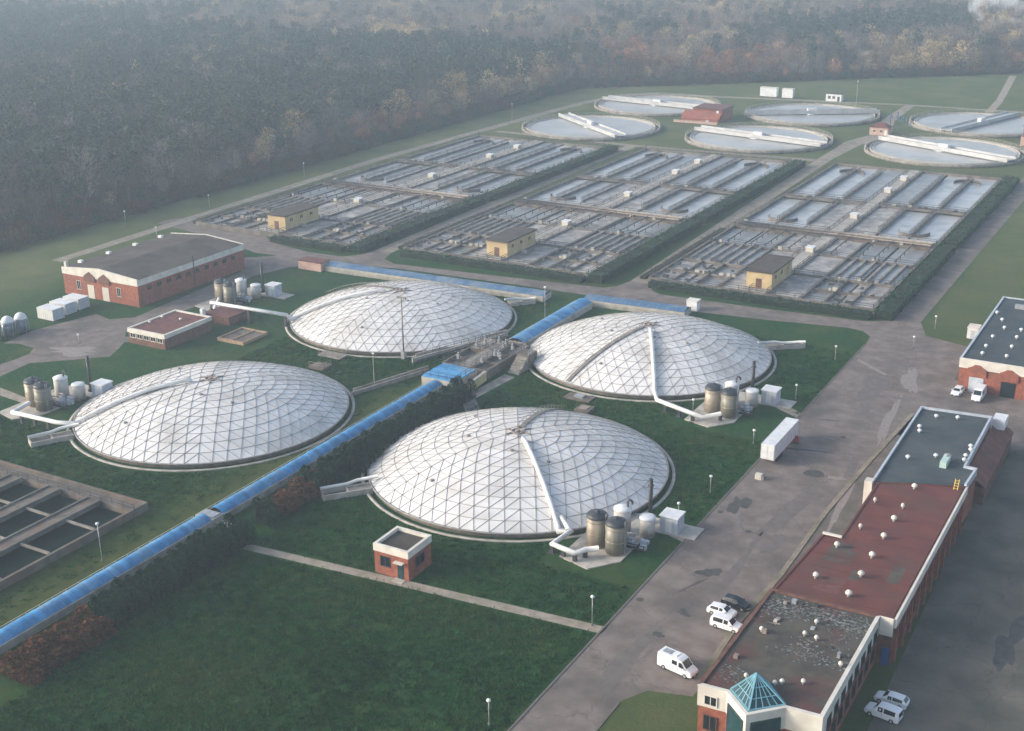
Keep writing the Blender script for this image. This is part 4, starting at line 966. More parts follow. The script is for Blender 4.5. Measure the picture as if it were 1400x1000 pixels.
# ================================================================== aeration basins
BW, BL = 61.3, 176.0
def basin(label):
    t = thing('aeration_basin', label, 'basin', (0, 0, 0), 0, 'aeration basin blocks')
    zt = 1.5
    lanes = [(.6, 9.7), (10.4, 19.2), (19.9, 28.2), (33.2, 41.5), (42.2, 51.0), (51.7, 60.7)]
    W_ = MB(); B = lambda *a: W_.box(*a)
    B(0, .6, 0, BL, 0, zt); B(60.7, BW, 0, BL, 0, zt); B(.61, 60.69, 0, .6, 0, zt); B(.61, 60.69, BL-.6, BL, 0, zt)
    for x0, x1 in ((9.7, 10.4), (19.2, 19.9), (41.5, 42.2), (51.0, 51.7)):
        B(x0, x1, 79, 112.4, 0, zt-.02); B(x0, x1, 118.5, 168, 0, zt-.02)
    for x0, x1 in ((28.2, 28.7), (32.7, 33.2), (19.2, 19.9), (41.5, 42.2)):
        B(x0, x1, .61, 64.9, 0, zt-.01)
    B(28.2, 28.7, 72.1, BL-.61, 0, zt-.01); B(32.7, 33.2, 72.1, BL-.61, 0, zt-.01)
    for yy in (22.6, 44.5): B(.61, 19.1, yy, yy+.5, 0, zt-.03); B(42.3, 60.69, yy, yy+.5, 0, zt-.03); B(20, 28.1, yy, yy+.5, 0, zt-.03); B(33.3, 41.4, yy, yy+.5, 0, zt-.03)
    for i in range(6):
        for o in (2.0, 44.0): MB().box(o+i*2.8, o+.6+i*2.8, 25.2, 44.4, .1, zt-.04).build('lane_wall', 'concrete', t)
    for x in (6.5, 13, 48, 54.5): B(x, x+.4, .62, 22.5, 0, zt-.04)
    for x in (.62, 42.3): B(x, x+18.3, 11, 11.4, 0, zt-.05)
    # curved end baffles
    for cx, sg in ((10.05, 1), (51.35, 1)):
        for cy, dr in ((84, -1), (163, 1)):
            for r in (4.6,):
                for i in range(9):
                    a0, a1 = math.pi*i/9, math.pi*(i+1)/9
                    W_.bar((cx+r*math.cos(a0), cy+dr*r*math.sin(a0), .9), (cx+r*math.cos(a1), cy+dr*r*math.sin(a1), .9), .35, 1.3)
    W_.build('basin_wall', 'basin_concrete', t)
    k_ = MB(); k_.box(.61, 60.69, 65, 72, 0, zt+.02); k_.build('pipe_gallery', 'old_concrete', t)
    k_ = MB(); k_.box(28.75, 32.65, 72.2, BL-.62, 0, zt+.05); k_.box(28.75, 32.65, .62, 64.8, 0, zt+.05); k_.build('central_walkway', 'pale_concrete', t)
    k_ = MB(); k_.box(.61, 28.1, 113, 116.5, .9, zt+.06); k_.box(33.3, 60.69, 113, 116.5, .9, zt+.06); k_.build('cross_walkway', 'basin_concrete', t)
    def water(ls, ya, yb, z, m):
        for i in ls:
            w0 = MB(); w0.box(lanes[i][0]+.02, lanes[i][1]-.02, ya, yb, .05, z); w0.build('water', m, t)
    water((0, 1, 4, 5), 72.1, 112.9, .6, 'water_still'); water((0, 1, 4, 5), 116.6, BL-.63, .6, 'water_still')
    water((2, 3), 72.1, 112.9, .95, 'water_froth'); water((2, 3), 116.6, BL-.63, .9, 'water_grey')
    water((0, 1, 4, 5), 45.1, 64.9, .75, 'water_grey'); water((0, 1, 4, 5), 23.2, 44.4, .7, 'water_still'); water((2, 3), 23.2, 64.9, .95, 'water_froth')
    water((0, 5), .7, 22.5, .8, 'water_froth'); water((1, 4), .7, 22.5, .6, 'water_grey'); water((2, 3), .7, 22.5, .9, 'water_froth')
    r = MB()
    rs = dict(step=5.0, w=.11)
    for x in (9.75, 10.35, 19.25, 19.85, 41.55, 42.15, 51.05, 51.65):
        r.railing((x, 79), (x, 112.6), zt, 1.1, **rs); r.railing((x, 118.6), (x, 168), zt, 1.1, **rs)
    for x in (28.3, 33.1): r.railing((x, 1), (x, 175), zt+.05, 1.1, **rs)
    for y_ in (113.1, 116.4, 65.2, 71.8, 22.7, 44.7): r.railing((.7, y_), (28, y_), zt+.05, 1.1, **rs); r.railing((33.4, y_), (60.6, y_), zt+.05, 1.1, **rs)
    for x in (.3, 61.0): r.railing((x, .3), (x, 175.7), zt, 1.1, **rs)
    for y_ in (.3, 175.7): r.railing((.4, y_), (60.9, y_), zt, 1.1, **rs)
    r.build('handrail', 'rail_dark', t)
    for x in (12.5, 17.0, 36.5, 44.5, 49, 55, 5.5, 24.2):
        p_ = MB(); p_.tube([(x, 45.4, 1.8), (x, 64.8, 1.8), (x, 68.5, 1.95)], .16, 6)
        for y_ in (47, 52, 57, 62): p_.bar((x, y_, .5), (x, y_, 1.9), .2)
        p_.build('air_pipe', 'rail_dark', t)
    for y_ in (67, 69.6):
        p_ = MB(); p_.tube([(1, y_, 2.0), (60, y_, 2.0)], .32, 7)
        for i in range(14): p_.box(2+i*4.4, 2.4+i*4.4, y_-.2, y_+.2, zt, 1.8)
        p_.build('main_pipe', 'crown_rust' if y_ < 68 else 'walkway_steel', t)
    rr = random.Random(5)
    for i in range(46):
        x, y_ = rr.choice([rr.uniform(1, 19), rr.uniform(43, 60)]), rr.choice([11.2, 22.9, 44.7, 68, 114.8, 3, 7, 16, 19]); s = rr.uniform(.3, .8); MB().box(x-s, x+s, y_-s*.6, y_+s*.6, zt-.1, zt+rr.uniform(.15, .7)).build('mixer_housing', 'dark_support', t)
    for i in range(26):
        x, y_ = rr.choice([rr.uniform(1, 27), rr.uniform(34, 60)]), rr.choice([11.2, 22.9, 44.7, 65.6, 70.8, 114.8]); s = rr.uniform(.3, .7); MB().box(x-s, x+s, y_-s*.6, y_+s*.6, zt-.1, zt+rr.uniform(.4, .9)).build('cover_plate', 'pale_concrete', t)
    return t
BO = [(-287.9+76.8*i, 301.1+4.56*i) for i in range(3)]
BN = ['left', 'middle', 'right']
b0 = basin('large concrete aeration basin block at the left, partly behind the brick hall')
for i in (1, 2): dup(b0, (*BO[i], 0), 0, ['', 'large concrete aeration basin block in the middle of the three', 'large concrete aeration basin block at the right, beside the far road'][i])
b0.location = (*BO[0], 0)
for i in range(3):
    ox, oy = BO[i]
    x0, x1, y0, y1, zb = ox+26.3, ox+33.2, oy+4.2, oy+21.0, 1.56
    t = thing('blower_house', 'yellow rendered blower house with flat grey roof on the %s basin block' % BN[i], 'blower house', ((x0+x1)/2, (y0+y1)/2, zb), 0, 'yellow blower houses on the basins')
    MB().box(x0, x1, y0, y1, zb, zb+4.2).build('wall', 'yellow_render', t); MB().box(x0-.4, x1+.4, y0-.4, y1+.4, zb+4.2, zb+4.6).build('roof', 'roof_grey', t)
    MB().box(x0+2.6, x0+4.2, y0-.07, y0-.003, zb, zb+2.5).build('door', 'brick_brown', t); windows(t, 'x+', [y0+3, y0+8, y0+13], 0, zb+2.2, zb+3.2, 1.4, x1, frame='yellow_wall')
    for k, yy in enumerate((46, 92, 134, 156)):
        x, y = ox+30.7, oy+yy
        t = thing('pump_cabinet', '%s small cream cabinet on the central walkway of the %s basin block' % (['nearest', 'second nearest', 'second farthest', 'farthest'][k], BN[i]), 'cabinet', (x, y, 1.55), 0, 'cream cabinets on the basin walkways')
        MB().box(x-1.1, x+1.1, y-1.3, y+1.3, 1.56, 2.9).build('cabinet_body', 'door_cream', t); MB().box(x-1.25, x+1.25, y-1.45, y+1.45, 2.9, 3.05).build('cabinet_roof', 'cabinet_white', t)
    g = 'hedges around the basins'
    hedge('long dark hedge on the right side of the near half of the %s basin block' % BN[i], ox+62.0, ox+66.8, oy-3, oy+70, 3.1, g, 60+i)
    hedge('long dark hedge on the right side of the far half of the %s basin block' % BN[i], ox+62.2, ox+66.9, oy+73, oy+176, 3.1, g, 70+i)
    hedge('dark hedge along the near end of the %s basin block' % BN[i], ox+(34 if i == 0 else 2), ox+61.4, oy-5.2, oy-1.6, 2.2, g, 80+i)
    hedge('low dark scrubby hedge on the left side of the %s basin block' % BN[i], ox-3.6, ox-1.2, oy+2, oy+64, 1.1, g, 90+i, 'brown_shrub', 2.2, .35)

# ================================================================== clarifiers
def clarifier(label):
    t = thing('clarifier', label, 'clarifier', (0, 0, 0), 0, 'round clarifiers')
    MB().ring(0, 0, 30.4, 31.0, 0, 1.3, 96).build('outer_wall', 'concrete', t)
    MB().ring(0, 0, 28.4, 28.8, 0, 1.28, 96).build('inner_wall', 'pale_concrete', t)
    MB().ring(0, 0, 27.2, 27.4, .5, 1.15, 96).build('weir', 'pale_concrete', t)
    MB().cyl(0, 0, .1, .85, 28.38, n=96).build('water', 'water_clar', t)
    MB().ring(0, 0, 28.82, 30.38, .05, .45, 96).build('channel_water', 'water_dark', t)
    MB().cyl(0, 0, .86, 2.2, 1.8, n=20).build('centre_column', 'concrete', t)
    MB().ring(0, 0, 3.6, 3.8, .7, 1.5, 32).build('stilling_ring', 'galv', t)
    r = MB(); k = 48
    for i in range(k):
        a, b = 6.2832*i/k, 6.2832*(i+1)/k
        for hh in (1.85, 2.4): r.bar((30.7*math.cos(a), 30.7*math.sin(a), hh), (30.7*math.cos(b), 30.7*math.sin(b), hh), .08)
        r.bar((30.7*math.cos(a), 30.7*math.sin(a), 1.3), (30.7*math.cos(a), 30.7*math.sin(a), 2.4), .08)
    r.build('handrail', 'rail_pale', t)
    return t
CL = [(-254.7, 519.7), (-179.1, 526.5), (-103.8, 533.0), (-253.5, 591.0), (-178.1, 598.1), (-103.0, 605.0)]
CN = ['front left round clarifier, nearest the left meadow', 'front middle round clarifier just behind the middle basins', 'front right round clarifier behind the right basins', 'back left round clarifier partly hidden by the red hall', 'back middle round clarifier in front of the white cabins', 'back right round clarifier by the right frame edge']
c0 = clarifier(CN[0])
for i in range(1, 6): dup(c0, (*CL[i], 0), 0, CN[i])
c0.location = (*CL[0], 0)
def bridge(label, i, ang):
    t = thing('scraper_bridge', label, 'scraper bridge', (*CL[i], 0), ang, 'white scraper bridges of the clarifiers')
    d = MB(); d.box(-31, 31, -2.5, 2.5, 1.75, 2.0); d.build('deck', 'bridge_white', t, world=False)
    g = MB()
    for s in (-1, 1): g.box(-31, 31, s*2.6-.12, s*2.6+.12, 1.2, 2.8)
    g.build('girder', 'bridge_white', t, world=False)
    k = MB()
    for j in range(21):
        x = -30+j*3
        if abs(x) > 4: k.box(x-.06, x+.06, -1.2, 1.2, .9, 1.74)
    k.build('scraper_blade', 'galv', t, world=False)
    w_ = MB()
    for s in (-1, 1):
        for q in (-.9, .9): w_.tube([(s*30.7, q-.15, 1.62), (s*30.7, q+.15, 1.62)], .3, 10)
    w_.build('wheel', 'tyre', t, world=False)
    h = MB(); h.box(-2.2, 2.2, -.9, .9, 1.96, 3.6); h.build('drive_housing', 'cabinet_white', t, world=False)
def bang(p0, p1): a, b = at(*p0, 2), at(*p1, 2); return math.atan2(b[1]-a[1], b[0]-a[0])
for i, (p0, p1, nm) in enumerate((((770, 159), (849, 189), 'front left'), ((960, 176), (1135, 199), 'front middle'), ((1218, 191), (1392, 222), 'front right'), ((834, 133), (958, 146), 'back left'), ((1035, 156), (1195, 154), 'back middle'), ((1300, 188), (1398, 163), 'back right'))):
    bridge('white scraper bridge spanning the %s clarifier' % nm, i, bang(p0, p1))

# buildings among the clarifiers
x, y = at(966, 166)
t = thing('pump_station', 'red brick pump station with blue-grey roof between the back clarifiers', 'pump station', (x, y, 0))
MB().box(x-7, x+7, y+1, y+15, 0, 5.2).build('wall', 'brick', t); MB().box(x-7.4, x+7.4, y+.6, y+15.4, 5.2, 5.7).build('roof', 'roof_red_pale', t)
lt = MB(); lt.prism([(x-11, y-4), (x+7, y-4), (x+7, y+.98), (x-11, y+.98)], 0, 1.4); lt.quad((x-11.2, y-4.2, 1.5), (x+7.2, y-4.2, 1.5), (x+7.2, y+.95, 4.4), (x-11.2, y+.95, 4.4)); lt.build('lean_to_roof', 'brick', t)
MB().box(x+4.5, x+5.6, y+.6-.5, y+.59, 2.2, 5.0).build('chimney', 'cabinet_white', t)
MB().tube([(x-8, y-2, 1.8), (x-6.5, y+2, 4.6)], .4, 8).build('white_pipe', 'white_duct', t); MB().box(x+1.2, x+2.6, y-4.26, y-4.01, .2, 1.2).build('door', 'door_cream', t)
t = thing('brick_forecourt', 'long low pinkish brick wall in front of the red pump station', 'wall', (x-6, y-8, 0)); MB().box(x-13, x+8, y-8.2, y-7.7, 0, .9).build('wall_slab', 'pink_render', t); MB().box(x-13.1, x+8.1, y-8.3, y-7.6, .9, 1.05).build('coping', 'pale_concrete', t)
x, y = at(1201, 185)
t = thing('pink_hut', 'small pinkish hut with red hipped roof in the middle of the clarifiers', 'hut', (x, y, 0))
MB().box(x-4, x+4, y, y+6, 0, 3.2).build('wall', 'pink_render', t)
h = MB(); a, b, c, d = (x-4.4, y-.4, 3.2), (x+4.4, y-.4, 3.2), (x+4.4, y+6.4, 3.2), (x-4.4, y+6.4, 3.2); e, f_ = (x-1.5, y+3, 5), (x+1.5, y+3, 5)
h.quad(a, b, f_, e); h.quad(c, d, e, f_); h.tri(b, c, f_); h.tri(d, a, e); h.build('roof', 'roof_red_pale', t); windows(t, 'y-', [x-2, x+1], 0, 1.2, 2.2, 1.2, y); MB().box(x+2.4, x+3.4, y-.06, y-.003, 0, 2.2).build('door', 'cabinet_white', t)
x, y = at(1402, 200)
t = thing('brick_tower', 'tall narrow brick block at the right frame edge beside the front right clarifier', 'tower', (x, y, 0)); MB().box(x-2.2, x+4, y, y+6, 0, 3.5).build('base', 'pink_render', t); MB().box(x-1.6, x+3.5, y+.6, y+5.4, 3.5, 8).build('wall', 'brick', t); MB().box(x-1.8, x+3.7, y+.4, y+5.6, 8, 8.3).build('roof', 'roof_grey', t)
for (px, py, w2, lab) in ((1050, 133, 4.4, 'long white site container, left one of the pair on the far meadow'), (1076, 135, 2.8, 'short white site container, right one of the pair on the far meadow')):
    x, y = at(px, py)
    t = thing('site_container', lab, 'container', (x, y, 0), 0, 'white site containers on the far meadow'); MB().box(x-w2, x+w2, y, y+3, .3, 4.6).build('container_body', 'cabinet_white', t); MB().box(x-w2-.15, x+w2+.15, y-.15, y+3.15, 4.6, 4.8).build('container_roof', 'white_render', t)
    MB().box(x-w2+.2, x+w2-.2, y+.2, y+2.8, 0, .3).build('skid', 'dark_support', t)
x, y = at(1140, 139)
t = thing('white_cabin', 'small white cabin with dark windows alone on the far meadow', 'cabin', (x, y, 0)); MB().box(x-4.2, x+3.6, y, y+4, 0, 3.6).build('wall', 'cabinet_white', t); MB().box(x-4.4, x+3.8, y-.2, y+4.2, 3.6, 3.9).build('roof', 'roof_grey', t); windows(t, 'y-', [x-2.4, x-.2], 0, 1.3, 2.6, 1.3, y); MB().box(x+1.6, x+2.8, y-.06, y-.003, 0, 2.4).build('door', 'dark_support', t)
t = thing('pipe_cluster', 'cluster of grey vertical pipes between the two back clarifiers', 'pipes', (*at(1222, 168), 0)); q = MB()
for i in range(16): a, b = at(1215+R.uniform(0, 30), 160+R.uniform(0, 18)); q.tube([(a, b, 0), (a, b, R.uniform(1, 3))], .25, 6)
q.build('standpipe', 'blue_faded', t)
hx, hy = at(948, 424)
t = thing('white_hut', 'tiny white hut at the right end of the faded blue channel', 'hut', (hx, hy, 0)); MB().box(hx-1.5, hx+1.3, hy-1.1, hy+1.3, 0, 2.6).build('wall', 'cabinet_white', t); MB().box(hx-1.6, hx+1.4, hy-1.2, hy+1.4, 2.6, 2.75).build('roof', 'white_render', t)
x, y = at(930, 430)
t = thing('pipe_stack', 'brown stack of pipes and crates beside the tiny white hut', 'stack', (x, y, 0)); q = MB()
for i in range(5): q.tube([(x-3, y-1+i*.5, .3), (x+2, y-1+i*.5, .3)], .25, 7)
for i in range(4): q.tube([(x-3, y-.75+i*.5, .75), (x+2, y-.75+i*.5, .75)], .25, 7)
q.build('pipe_bundle', 'timber', t)

# ================================================================== vehicles
def loft(secs):
    m_ = MB(); n0 = []
    for (x, w_, z0, zs, wr, zr) in secs:
        n0.append(len(m_.v)); m_.v += [(x, -w_, z0), (x, -w_, zs), (x, -wr, zr), (x, wr, zr), (x, w_, zs), (x, w_, z0)]
    for a, b in zip(n0, n0[1:]):
        for i in range(6):
            j = (i+1) % 6; m_.f.append((a+i, b+i, b+j, a+j)); m_.sm.append(False)
    m_.f.append(tuple(n0[0]+i for i in range(6))); m_.f.append(tuple(n0[-1]+i for i in range(5, -1, -1))); m_.sm += [False, False]
    return m_
CAR = [(-2.15, .75, .35, .82, .68, .84), (-2.02, .86, .25, .95, .74, 1.0), (-1.65, .88, .22, .95, .62, 1.40), (-.2, .88, .22, .93, .63, 1.48), (.40, .88, .22, .93, .62, 1.42), (1.10, .88, .22, .92, .76, .98), (1.95, .84, .25, .78, .7, .82), (2.15, .72, .35, .6, .6, .62)]
SUV = [(-2.3, .8, .4, .95, .72, 1.0), (-2.2, .9, .3, 1.05, .74, 1.6), (-1.9, .92, .28, 1.05, .70, 1.78), (-.2, .92, .28, 1.03, .70, 1.82), (.55, .92, .28, 1.03, .68, 1.74), (1.2, .92, .28, 1.02, .8, 1.1), (2.1, .88, .32, .9, .74, .96), (2.3, .76, .4, .7, .64, .74)]
VAN = [(-2.75, .92, .4, 1.35, .82, 2.2), (-2.65, .98, .32, 1.35, .86, 2.38), (.6, .98, .32, 1.35, .86, 2.42), (1.15, .98, .32, 1.32, .82, 2.25), (1.95, .97, .32, 1.22, .84, 1.32), (2.6, .92, .36, .98, .8, 1.06), (2.8, .82, .42, .8, .7, .86)]
def lq(a, b, u, v):
    return [p+(q-p)*u for p, q in zip(a, b)]
def vehicle(name, label, cat, secs, i0, i1, body, loc, rz, beacon=False, group=None, panel=False):
    t = thing(name, label, cat, (*loc, .02), rz, group)
    loft(secs).build('body', body, t, world=False)
    S = secs
    def sd(k, s, u): x, w_, z0, zs, wr, zr = S[k]; return Vector((x, s*(w_+(wr-w_)*u), zs+(zr-zs)*u))
    off = .012
    g = MB()
    for s in (-1, 1):
        if panel:
            zs, zt_ = 1.45, 2.05
            g.quad((-.35, s*.975, zs), (.5, s*.975, zs), (.5, s*.905, zt_), (-.35, s*.905, zt_)); g.quad((.75, s*.975, zs-.1), (1.75, s*.985, zs-.15), (1.2, s*.915, zt_), (.75, s*.915, zt_))
        for k in (() if panel else range(i0, i1)):
            a, b, c, d = sd(k, s, .12), sd(k+1, s, .12), sd(k+1, s, .86), sd(k, s, .86); e = (b-a)*.06
            o = Vector((0, s*off, off*.4)); g.quad(a+e+o, b-e+o, c-e+o, d+e+o)
    g.build('side_window', 'glass_dark', t, world=False)
    x0, x1 = S[i1], S[i1+1]
    g = MB()
    def top(k, s, f): x, w_, z0, zs, wr, zr = S[k]; return Vector((x, s*wr*f, zr))
    a, b, c, d = top(i1, -1, .92), top(i1+1, -1, .92), top(i1+1, 1, .92), top(i1, 1, .92); n = (b-a).cross(d-a).normalized(); n = n if n.z > 0 else -n; e = (b-a)*.08
    g.quad(a+e+n*off, b-e+n*off, c-e+n*off, d+e+n*off); g.build('windscreen', 'glass_dark', t, world=False)
    r0 = 0 if secs is SUV else 1
    g = MB(); a, b, c, d = top(r0, -1, .9), top(r0+1, -1, .9), top(r0+1, 1, .9), top(r0, 1, .9)
    if S[0][5] > 1.5:
        x = S[0][0]-.012; g.quad((x, -.68, 1.45), (x, .68, 1.45), (x, .66, 2.05), (x, -.66, 2.05))
    else:
        n = (b-a).cross(d-a).normalized(); n = n if n.z > 0 else -n; g.quad(a+n*off, b+n*off, c+n*off, d+n*off)
    g.build('rear_window', 'glass_dark', t, world=False)
    L = S[-1][0]; W_ = S[2][1]
    for xw in (L*.64, -L*.60):
        for s in (-1, 1):
            w0 = MB(); w0.tube([(xw, s*(W_-.2), .33), (xw, s*(W_+.015), .33)], .33, 14); wo = w0.build('wheel', 'tyre', t, world=False)
            w1 = MB(); w1.tube([(xw, s*(W_+.016), .33), (xw, s*(W_+.03), .33)], .19, 10); w1.build('rim', 'galv', wo, world=False)
    for s in (-1, 1):
        k = S[-1]; MB().box(k[0]-.1, k[0]+.012, s*k[4]*.95-.14, s*k[4]*.95+.14, k[3]-.12, k[3]+.02).build('headlight', 'headlight', t, world=False)
        k = S[0]; MB().box(k[0]-.012, k[0]+.05, s*k[4]*.9-.1, s*k[4]*.9+.1, k[3]-.2, k[3]-.02).build('tail_light', 'red_paint', t, world=False)
    k = S[-1]; MB().box(k[0]-.12, k[0]+.03, -k[1]*.98, k[1]*.98, .3, .5).build('bumper', 'dark_support', t, world=False)
    MB().box(k[0]+.031, k[0]+.045, -.26, .26, .36, .47).build('number_plate', 'lamp_glass', t, world=False)
    k = S[0]; MB().box(k[0]-.03, k[0]+.12, -k[1]*.98, k[1]*.98, .3, .5).build('bumper', 'dark_support', t, world=False)
    k = S[i1+1]
    for s in (-1, 1): MB().box(k[0]-.45, k[0]-.28, s*(k[1]+.02), s*(k[1]+.2), k[3]+.02, k[3]+.22).build('mirror', body, t, world=False)
    dl = MB()
    for s in (-1, 1):
        for xx in (S[i0+1][0]+.1 if not panel else .65, S[i1][0]+.75): dl.box(xx, xx+.025, s*(S[2][1]-.02), s*(S[2][1]+.004), .42, S[2][3]-.03)
    dl.build('door_seam', 'dark_support', t, world=False)
    if beacon:
        MB().box(-.1, .12, -.55, .55, 2.42, 2.55).build('beacon_bar', 'lamp_glass', t, world=False); MB().box(-2.2, -.9, -.5, .5, 2.4, 2.47).build('roof_rack', 'galv', t, world=False)
    return t
vehicle('parked_van', 'white van with roof beacon parked by the grass in front of the workshop', 'van', VAN, 1, 3, 'car_white', (-55.3, 141.6), rad(-12), True, panel=True)
vehicle('parked_car', 'black car parked against the kerb beside two white vehicles', 'car', CAR, 2, 4, 'car_black', (-54.2, 161.3), rad(-8))
vehicle('parked_car', 'white hatchback parked between the black car and the white people carrier', 'car', CAR, 2, 4, 'car_white', (-55.2, 158.2), rad(-4))
vehicle('parked_car', 'white people carrier parked nearest the mossy roof, beside the hatchback', 'car', SUV, 2, 4, 'car_white', (-53.3, 155.0), rad(-4))
vehicle('parked_car', 'white car parked in the shaded yard, nearer one of the pair', 'car', SUV, 2, 4, 'car_white', (-28.2, 144.6), rad(172))
vehicle('parked_car', 'white car parked in the shaded yard, farther one of the pair', 'car', CAR, 2, 4, 'car_white', (-28.0, 148.0), rad(176))
x, y = at(1342, 538); vehicle('parked_van', 'white van in front of the second garage gate', 'van', VAN, 1, 3, 'car_white', (x, 264.2), rad(-92), panel=True)
x, y = at(1314, 531); vehicle('parked_car', 'small white car at the left corner of the garage', 'car', CAR, 2, 4, 'car_white', (x, 264.9), rad(-95))
x, y = at(880, 806+60) if False else (0, 0)
# trailer
t = thing('box_trailer', 'long white box trailer parked on the left side of the main road', 'trailer', (-66.8, 218.8, 0), 0)
MB().box(-68.1, -65.5, 211.6, 226.0, 1.15, 4.1).build('trailer_box', 'cabinet_white', t)
ed = MB()
for x in (-68.12, -65.56): 
    for z in (1.12, 4.03): ed.box(x, x+.08, 211.58, 226.02, z, z+.09)
for y in (211.57, 225.95):
    for x in (-68.13, -65.55): ed.box(x, x+.1, y, y+.08, 1.12, 4.12)
ed.build('edge_rail', 'galv', t)
for s in (-67.45, -66.15): MB().box(s-.58, s+.58, 211.55, 211.595, 1.3, 3.95).build('rear_door', 'cabinet_white', t)
for i in range(12):
    for x in (-68.125, -65.51): MB().box(x, x+.035, 212.4+i*1.15, 212.5+i*1.15, 1.22, 4.0).build('side_rib', 'cabinet_side', t)
MB().box(-67.5, -66.1, 212, 225.6, .75, 1.14).build('chassis', 'dark_support', t)
for y in (214, 215.3, 216.6):
    for x in (-67.9, -65.7): w0 = MB(); w0.tube([(x-.15, y, .5), (x+.15, y, .5)], .5, 14); w0.build('wheel', 'tyre', t)
for x in (-67.6, -66): MB().box(x-.08, x+.08, 223.4, 223.6, 0, .75).build('landing_leg', 'dark_support', t)
x, y = at(1088, 606); t = thing('red_barrier', 'small red barrier standing at the far end of the white trailer', 'barrier', (x, y, 0)); MB().box(x-.5, x+.5, y-.15, y+.15, .2, 1.5).build('panel', 'red_paint', t); MB().box(x-.6, x+.6, y-.3, y+.3, 0, .2).build('foot', 'dark_support', t)
x, y = at(1038, 655); t = thing('road_bollard', 'squat cream and rusty block on the road edge near the trailer', 'bollard', (x, y, 0)); MB().box(x-.7, x+.5, y-.5, y+.5, 0, 1.0).build('block', 'door_cream', t); MB().box(x+.51, x+.9, y-.4, y+.4, 0, .8).build('end_plate', 'crown_rust', t)

# ================================================================== lamps and masts
def lamp(label, px, py, h, r=.3, rp=.07):
    """px,py is the lamp head in the picture; its post stands h below"""
    x, y = at(px, py, h)
    t = thing('lamp_post', label, 'lamp post', (x, y, 0), 0, 'lamp posts')
    MB().cyl(x, y, 0, h, rp, rp*.8, 8).build('post', 'galv', t)
    MB().lathe(x, y, [(0, h), (r*.7, h+.05), (r, h+r*.7), (r*.8, h+r*1.3), (0, h+r*1.6)], 12).build('lamp_head', 'lamp_glass', t)
    MB().cyl(x, y, 0, .35, rp*2.2, n=8).build('base', 'concrete', t)
for (px, py, h, lab) in ((133, 718, 6.5, 'lamp post beside the open dark water tank'), (668, 960, 3.5, 'lamp post on the lawn near the bottom edge'), (810, 818, 4.5, 'lamp post on the grass below the nearest scrubber group'), (972, 653, 3, 'lamp post right of the nearest dome'), (1031, 590, 2.6, 'lamp post on the grass left of the trailer'), (1089, 528, 3, 'lamp post in front of the right trough'), (1143, 475, 3, 'lamp post near the corner of cross road and main road'), (1280, 434, 3, 'lamp post on the lawn left of the garage'), (948, 548, 2.5, 'lamp post between right dome and its scrubber tanks'), (928, 690, 2.5, 'lamp post behind the nearest box cabinet'), (170, 290, 5, 'lamp post on the left meadow in front of the bare trees'), (415, 224, 6, 'lamp post on the left meadow beside the perimeter road'), (213, 312, 4, 'lamp post left of the brick hall roof'), (285, 268, 4, 'lamp post on the meadow behind the brick hall'), (107, 459, 2, 'lamp post in the middle of the west yard'), (1250, 462, 2.5, 'lamp post on the junction left of the garage'), (745, 394, 9, 'lamp post at the corner of the middle basin hedge'), (700, 143, 9, 'lamp post on the far end of the left meadow'), (1173, 112, 16, 'tall lamp post on the far meadow right of the white cabin')):
    lamp(lab, px, py, h)
x, y = at(552, 491)
t = thing('light_mast', 'tall grey mast with twin lamp heads in front of the farthest dome', 'mast', (x, y, 0)); MB().cyl(x, y, 0, 14.6, .2, .13, 10).build('post', 'walkway_steel', t); MB().box(x-1.1, x+1.1, y-.18, y+.18, 14.5, 14.8).build('cross_arm', 'walkway_steel', t)
for s in (-.95, .95): MB().box(x+s-.3, x+s+.3, y-.4, y+.2, 14.3, 14.5).build('floodlight', 'galv', t)
MB().box(x-.45, x+.45, y-.45, y+.45, 0, 1.8).build('base_box', 'galv', t)
x, y = at(512, 531)
t = thing('thin_mast', 'thin pale pole on the grass between the two left domes', 'mast', (x, y, 0)); MB().cyl(x, y, 0, 8, .09, .06, 8).build('post', 'rail_pale', t); MB().box(x-.3, x+.3, y-.12, y+.12, 7.9, 8.05).build('lamp_head', 'lamp_glass', t)

# ================================================================== forest
def crown_cards(m_, rr, h0, h1, r, n, wq, lq_, shape, droop=0, clump=9):
    cl = []
    for i in range(clump):
        u = rr.random(); a = rr.uniform(0, 6.283); z = h0+(h1-h0)*u; k = r*shape(u)*rr.uniform(.25, .8)
        cl.append((k*math.cos(a), k*math.sin(a), z))
    for i in range(n):
        if rr.random() < .75:
            c = rr.choice(cl); u0 = (c[2]-h0)/(h1-h0); s = r*.36
            p = Vector((c[0]+rr.gauss(0, s), c[1]+rr.gauss(0, s), c[2]+rr.gauss(0, s*.8)))
        else:
            u = rr.random(); a = rr.uniform(0, 6.283); k = r*shape(u)*math.sqrt(rr.random()); p = Vector((k*math.cos(a), k*math.sin(a), h0+(h1-h0)*u))
        p.z = min(max(p.z, h0*.9), h1+.6)
        d = Vector((p.x, p.y, 0)); d = d.normalized() if d.length > .1 else Vector((1, 0, 0))
        d = (d*rr.uniform(.2, 1)+Vector((rr.gauss(0, .4), rr.gauss(0, .4), rr.uniform(.2, 1.2)-droop))).normalized()
        s = d.cross(Vector((rr.gauss(0, 1), rr.gauss(0, 1), rr.gauss(0, 1)))).normalized()*wq*rr.uniform(.6, 1.3)
        L = lq_*rr.uniform(.6, 1.4); m_.quad(p-s, p+s, p+d*L+s*.5, p+d*L-s*.5)
    return m_
